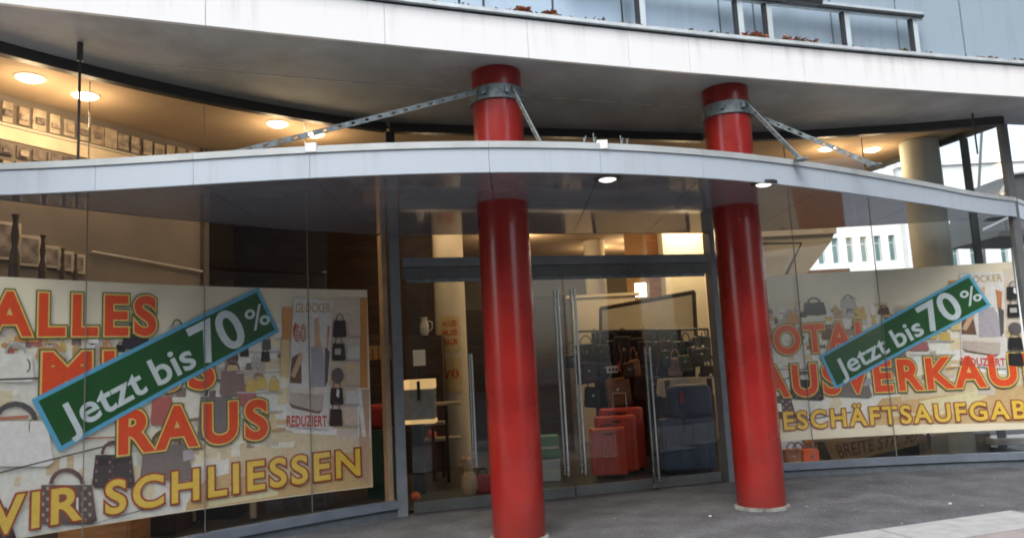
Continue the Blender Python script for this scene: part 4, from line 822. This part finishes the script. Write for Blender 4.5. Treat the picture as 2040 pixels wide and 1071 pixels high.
# framed panel and cream counter wall behind the rack
pts = [at(1197, 614, 14.2), at(1382, 581, 12.6), at(1388, 690, 12.6), at(1197, 700, 14.2)]
t = thing('framed_panel', 'large tilted cream panel in a dark wooden frame behind the bag rack', 'panel', tuple(pts[3]))
nrm = (pts[1]-pts[0]).cross(pts[3]-pts[0]).normalized()
def slab4(P, th, name, m, parent):
    q = MB(); i = 0; q.v = [tuple(p) for p in P]+[tuple(p+nrm*th) for p in P]; q.f = [(0,1,2,3),(7,6,5,4),(0,4,5,1),(1,5,6,2),(2,6,7,3),(3,7,4,0)]; q.c = [None]*6; return q.build(name, m, parent)
slab4(pts, .05 if nrm.y > 0 else -.05, 'panel', M_CREAM, t)
for A, B in zip(pts, pts[1:]+pts[:1]): q = MB(); q.tube([A, B], .035, 8); q.build('frame_bar', M_BROWN, t)
p = at(1175, 640, 14.6); t = thing('counter_wall', 'lit cream partition standing left of the framed panel', 'partition', (p.x, p.y, .03)); local(lbox((-.36, 0, 0), (.9, .12, at(1175, 596, 14.6).z), .01), 'body', M_CREAM, t); local(lbox((-.5, -.05, at(1175, 596, 14.6).z), (1.0, .17, at(1175, 592, 14.6).z+.02), .01), 'cap', M_CREAM, t)
p = at(1284, 578, 15.5); t = thing('wall_lamp', 'bright square wall lamp glowing behind the glass doors', 'lamp', tuple(p)); local(lbox((-.2, -.06, -.13), (.2, .0, .15), .02), 'shade', mat('glowing_shade', (.9, .8, .6), .5, emit=(1, .8, .5), es=5), t); local(lbox((-.05, .001, -.3), (.05, .05, .1)), 'bracket', M_BROWN, t)
cabinet('shelf_unit', 'brown back shelf standing left of the lit cream partition', 'shelf', 1062, 1140, 13.4, .03, 2.75, M_BROWN, .4, 5)
cabinet('shelf_unit', 'dark shelf unit behind the left red column', 'shelf', 925, 1010, 14, .03, 2.6, M_BROWN, .4, 4)
# right window interior
p = at(1590, 545, 12.2); zt3 = at(1590, 470, 12.2).z
t = thing('partition_panel', 'cream partition with pale cap and slanted edge behind the right poster', 'partition', (p.x, 12.2, .03))
A = [at(1505, 470, 12.2), at(1662, 466, 12.2), at(1655, 482, 12.2), at(1602, 552, 12.2), at(1600, 700, 12.2), at(1505, 700, 12.2)]; q = MB(); q.v = [(a.x, 12.2, a.z) for a in A]+[(a.x, 12.32, a.z) for a in A]; n = 6
q.f = [tuple(range(6)), tuple(range(11, 5, -1))]+[(k, (k+1) % n, n+(k+1) % n, n+k) for k in range(n)]; q.c = [None]*8; q.build('panel', mat('pale_grey_cream_paint', (.50, .48, .42), .8, .04, 3), t)
q = MB(); q.sweep([(A[0].x, 12.1), (A[1].x, 12.1)], [(A[0].x, 12.4), (A[1].x, 12.4)], A[1].z, A[0].z+.06); q.build('cap', mat('white_glaze', (.55, .52, .48)), t)
t = thing('wall_bracket', 'dark angled metal bracket in front of the pale partition right of the red column', 'bracket', tuple(at(1560, 485, 11.9)))
q = MB(); q.tube([at(1515, 485, 11.9), at(1597, 484, 11.9), at(1566, 546, 11.9)], .022, 8); q.build('arm', M_DARK, t)
cabinet('wooden_cabinet', 'orange brown wooden cabinet with its top edge above the right poster', 'cabinet', 1612, 1722, 12.6, .03, at(1690, 534, 12.6).z, M_WOOD, .5, 3)
wall_o = wall('wall_inner', (2.5, 16.5), (4.75, 15.6), .03, 4.4, mat('orange_tan_paint', (.5, .28, .12), .8, .08, 2))
# things seen under the right poster
p = at(1735, 905, 10.25); t = thing('cardboard_sign', 'tilted brown cardboard sign lettered BREITE STR. 90 under the right poster', 'sign', tuple(p))
nrm = Vector((0, 1, 0)); pts = [at(1640, 876, 10.25), at(1850, 842, 10.25), at(1826, 886, 10.25), at(1662, 925, 10.25)]; slab4(pts, .01, 'card', mat('brown_cardboard', (.30, .22, .10), .8, .12, 12), t)
def quadmap(P): return lambda u, v: (P[3]*(1-u)+P[2]*u)*(1-v)+(P[0]*(1-u)+P[1]*u)*v
qm = quadmap(pts)
for txt, u0, u1, v0, v1 in (('BREITE STR. 90', .08, .94, .2, .72),):
    V, Fs = glyphs(txt, .012, 1.05); mx = max(v[0] for v in V); q = MB()
    for f in Fs: q.poly([tuple(qm(u0+(u1-u0)*V[i][0]/mx, v0+(v1-v0)*(V[i][1]-CAP[0])/(CAP[1]-CAP[0]))+Vector((0, -.004, 0))) for i in f])
    q.build('lettering', mat('brown_ink', (.14, .06, .03), .8), t)
for k, (px, m, lab) in enumerate(((1577, TANL, 'tan basket with round handle under the right poster, nearest the red column'), (1612, mat('bright_orange_leather', (.75, .12, .03)), 'orange rounded bag under the right poster'), (1590, DB_, 'dark brown bag behind the orange one under the right poster'))):
    handbag(px, 893, 10.05+.2*(k == 2), .22, .22, m, lab, None, .1)
WB = mat('white_glaze', (.55, .52, .48))
for k, (px0, px1, py, Y, z0_, m, lab) in enumerate(((1846, 1965, 870, 10.4, .03, mat('grey_beige_carton', (.30, .28, .25), .7), 'large grey beige box under the right poster'), (1790, 1822, 868, 10.6, .35, WB, 'small white box under the right poster beside the cardboard sign'), (1972, 2080, 876, 10.2, .2, WB, 'long white tray at the right end under the right poster'), (1640, 1845, 880, 10.8, .03, M_DARK, 'long dark low bench under the right poster'))):
    a, b_ = at(px0, 890, Y), at(px1, 890, Y); zt_ = at((px0+px1)/2, py, Y).z+.05; t = thing('box', lab, 'box', ((a.x+b_.x)/2, Y, z0_)); w2 = (b_.x-a.x)/2; local(lbox((-w2, -.12, 0), (w2, .2, max(.08, zt_-z0_)), .01), 'body', m, t); local(lbox((-w2-.005, -.13, max(.08, zt_-z0_)-.03), (w2+.005, -.121, max(.08, zt_-z0_)-.01)), 'lip', m, t)
t = stamp('display_ring', 'black ring-shaped stand beside the large grey beige box under the right poster', 'stand', 1838, 895, 10.0, .35); q = MB(); q.tube([(.10*math.cos(a), 0, .15*math.sin(a)) for a in np.linspace(-1.4, 1.7, 14)], .022, 8); local(q, 'ring', M_BLACK, t, True)
# under the left poster: pale posts and dark boxes
for k, (px, lab) in enumerate(((505, 'right one of two'), (383, 'left one of two'))):
    p = at(px, 1020, 8.55); t = thing('display_post', 'pale upright post behind the glass below the left poster, '+lab, 'post', (p.x, p.y, .03), 'pale posts below the left poster'); local(lbox((-.03, -.02, 0), (.03, .02, 1.1)), 'shaft', mat('pale_frame', (.5, .42, .32)), t); local(lbox((-.06, -.05, 0), (.06, .05, .03)), 'foot', M_DARK, t)
for k, (px, Y, w_, h, m, lab) in enumerate(((440, 8.9, .5, .9, M_BLACK, 'between the two pale posts'), (600, 9.2, .7, .9, GRYL, 'right of the right pale post'), (210, 7.6, .7, .6, M_WOOD, 'orange brown, at the lower left'), (330, 8.2, .4, .7, DB_, 'left of the left pale post'))):
    p = at(px, 1010, Y); t = thing('display_block', 'block below the left poster, '+lab, 'block', (p.x, p.y, .03)); local(lbox((-w_/2, -.2, 0), (w_/2, .2, h), .01), 'body', m, t); local(lbox((-w_/2+.03, -.21, .05), (w_/2-.03, -.201, h-.05), .004), 'front', m, t)

# ---------------------------------------------------------------- buildings round the square
WHB = mat('white_render', (.78, .79, .78), .8, .05, 1.5, dirt=.15); PANE = mat('teal_window_glass', (.10, .20, .20), .12, .3, .6, spec=.8); PALE = mat('pale_sandstone', (.20, .17, .14), .8, .12, 1.2, dirt=.3); GREYB = mat('grey_render', (.10, .10, .10), .8, .1, 1.2, dirt=.3); WINF = mat('white_window_frame', (.6, .62, .62), .5)
def block(name, lab, origin, yaw, W_, H, D, xs, zs, ww, wh, m, pane_m=PANE, frames=True):
    """a building: front wall with true openings, a pane set back in each"""
    t = thing(name, lab, 'building', origin); M = Matrix.Rotation(yaw, 4, 'Z')
    q = MB(); xe_ = sorted([0, W_]+[x-ww/2 for x in xs]+[x+ww/2 for x in xs]); ze = sorted([0, H]+[z for z in zs]+[z+wh for z in zs]); dp = .28
    for i in range(len(xe_)-1):
        for j in range(len(ze)-1):
            hole = (i % 2 == 1) and (j % 2 == 1); x0, x1, z0, z1 = xe_[i], xe_[i+1], ze[j], ze[j+1]
            if not hole: q.poly([M @ Vector(p) for p in ((x0, 0, z0), (x1, 0, z0), (x1, 0, z1), (x0, 0, z1))])
            else:
                for a, b_ in (((x0, z0), (x1, z0)), ((x1, z0), (x1, z1)), ((x1, z1), (x0, z1)), ((x0, z1), (x0, z0))):
                    q.poly([M @ Vector(p) for p in ((a[0], 0, a[1]), (b_[0], 0, b_[1]), (b_[0], dp, b_[1]), (a[0], dp, a[1]))])
    for P in (((0, 0, 0), (0, D, 0), (0, D, H), (0, 0, H)), ((W_, 0, 0), (W_, D, 0), (W_, D, H), (W_, 0, H)), ((0, D, 0), (W_, D, 0), (W_, D, H), (0, D, H)), ((0, 0, H), (W_, 0, H), (W_, D, H), (0, D, H))): q.poly([M @ Vector(p) for p in P])
    me = q.build('wall', m, None); me.parent = t
    q = MB(); q.box((-.15, -.2, H), (W_+.15, D, H+.35), M); o = q.build('parapet', m, None); o.parent = t
    base = None
    for x in xs:
        for z in zs:
            if base is None:
                q = MB(); q.poly([M @ Vector(p) for p in ((-ww/2, dp-.05, 0), (ww/2, dp-.05, 0), (ww/2, dp-.05, wh), (-ww/2, dp-.05, wh))]); o = q.build('window', pane_m, None); base = o.data; fm = None
                if frames:
                    q = MB(); s_ = .06
                    for a, b_ in (((-ww/2, dp-.09, 0), (-ww/2+s_, dp-.05, wh)), ((ww/2-s_, dp-.09, 0), (ww/2, dp-.05, wh)), ((-ww/2, dp-.09, wh*.7), (ww/2, dp-.055, wh*.7+s_))): q.box(a, b_, M)
                    f0 = q.build('window_frame', WINF, None); fm = f0.data; bpy.data.objects.remove(f0)
            else: o = bpy.data.objects.new('window', base); COL.objects.link(o)
            o.parent = t; o.location = M @ Vector((x, 0, z))
            if fm: f = bpy.data.objects.new('window_frame', fm); COL.objects.link(f); f.parent = o
    return t
# the white office building seen through the right end window
OY = 56.0; X = lambda px: at(px, 500, OY).x; Zp = lambda py: at(1720, py, OY).z; Zq = lambda py: at(1900, py, OY-1).z
xo = X(1560); zl, zh = Zp(521), Zp(471)
block('office_building', 'bright white office building with tall narrow windows seen through the right end window', (xo, OY, 0), 0, X(1800)-xo, 24, 12, [X(p)-xo for p in (1579, 1607, 1636, 1665, 1694, 1722, 1750, 1779)], [zl-(zh-zl)*1.85, zl, zl+(zh-zl)*1.85, zl+(zh-zl)*3.7], X(1712)-X(1699), zh-zl, WHB)
xo2 = X(1800)+.02; zl, zh = Zq(530), Zq(493)
block('office_building', 'white office wing with windows in close rows, seen right of the round shop pillar', (xo2, OY-.6, 0), 0, 24, 14.5, 12, [X(p)-xo2 for p in (1818, 1838, 1893, 1929, 1990, 2050)], [zl-(zh-zl)*1.35, zl, zl+(zh-zl)*1.35], X(1712)-X(1699), zh-zl, WHB)
# unseen houses added behind the camera, tall and dark to cut sky and reflections
block('added_house', 'unseen dark building added to cut sky light at the side of the square, mirrored in the right shop glass', (34, -8, 0), math.radians(112), 24, 16, 12, [2+3*k for k in range(7)], [3.9, 7.0], 1.2, 1.8, GREYB, frames=False)
block('added_house', 'unseen dark grey building added to cut sky light left of the square, mirrored in the far left shop glass', (-26, -22, 0), math.radians(-98), 26, 16, 12, [2+3*k for k in range(8)], [3.9, 7.0, 10.4], 1.2, 1.8, GREYB, frames=False)
block('added_house', 'unseen sandstone building added to cut sky light across the square, mirrored in the shop glass', (19, -26, 0), math.pi, 24, 19, 12, [2+3*k for k in range(5)], [3.9, 7.0], 1.2, 1.8, PALE, frames=False)
block('added_house', 'unseen grey building added to cut sky light across the square, mirrored in the left shop glass', (-6, -24, 0), math.pi, 26, 20, 12, [2+3*k for k in range(6)], [4.2, 7.6, 10.4], 1.2, 1.8, GREYB, frames=False)
# grey steel bay at the right edge, outside
t = thing('steel_bay', 'grey angular steel bay of the neighbouring house at the right edge above the canopy', 'bay', tuple(at(2010, 420, 13)))
A = [at(1990, 388, 13), at(2012, 348, 13), at(2120, 335, 13), at(2120, 470, 13), at(1990, 470, 13)]; q = MB(); n = 5; q.v = [tuple(a) for a in A]+[(a.x, a.y+1.5, a.z) for a in A]; q.f = [tuple(range(5)), tuple(range(9, 4, -1))]+[(k, (k+1) % n, n+(k+1) % n, n+k) for k in range(n)]; q.c = [None]*7; q.build('body', mat('grey_side_mullion', (.13, .14, .145)), t)
q = MB(); q.tube([A[0]+Vector((0, -.04, 0)), A[1]+Vector((0, -.04, 0)), A[2]+Vector((0, -.04, 0))], .03, 6); q.build('edge', M_TRIM, t)
# thin poles and wires outside the end window
for k, (x0, y0, x1, y1, r, lab) in enumerate(((1962, 262, 1950, 370, .035, 'left of two grey flag poles outside the right end window'), (1990, 250, 2003, 380, .022, 'right of two grey flag poles outside the right end window'))):
    A, B = at(x0, y0-120, 20), at(x1, y1, 20); t = thing('flag_pole', lab, 'pole', (B.x, B.y, 0)); q = MB(); q.tube([A, B, (B.x+(B.x-A.x)*.5, B.y, 0)], r, 8); q.build('shaft', mat('grey_side_mullion', (.13, .14, .145)), t); q = MB(); q.lathe([(r*3, 0), (r*3, .05)], (B.x+(B.x-A.x)*.5, B.y), 12); q.build('foot', M_DARK, t)
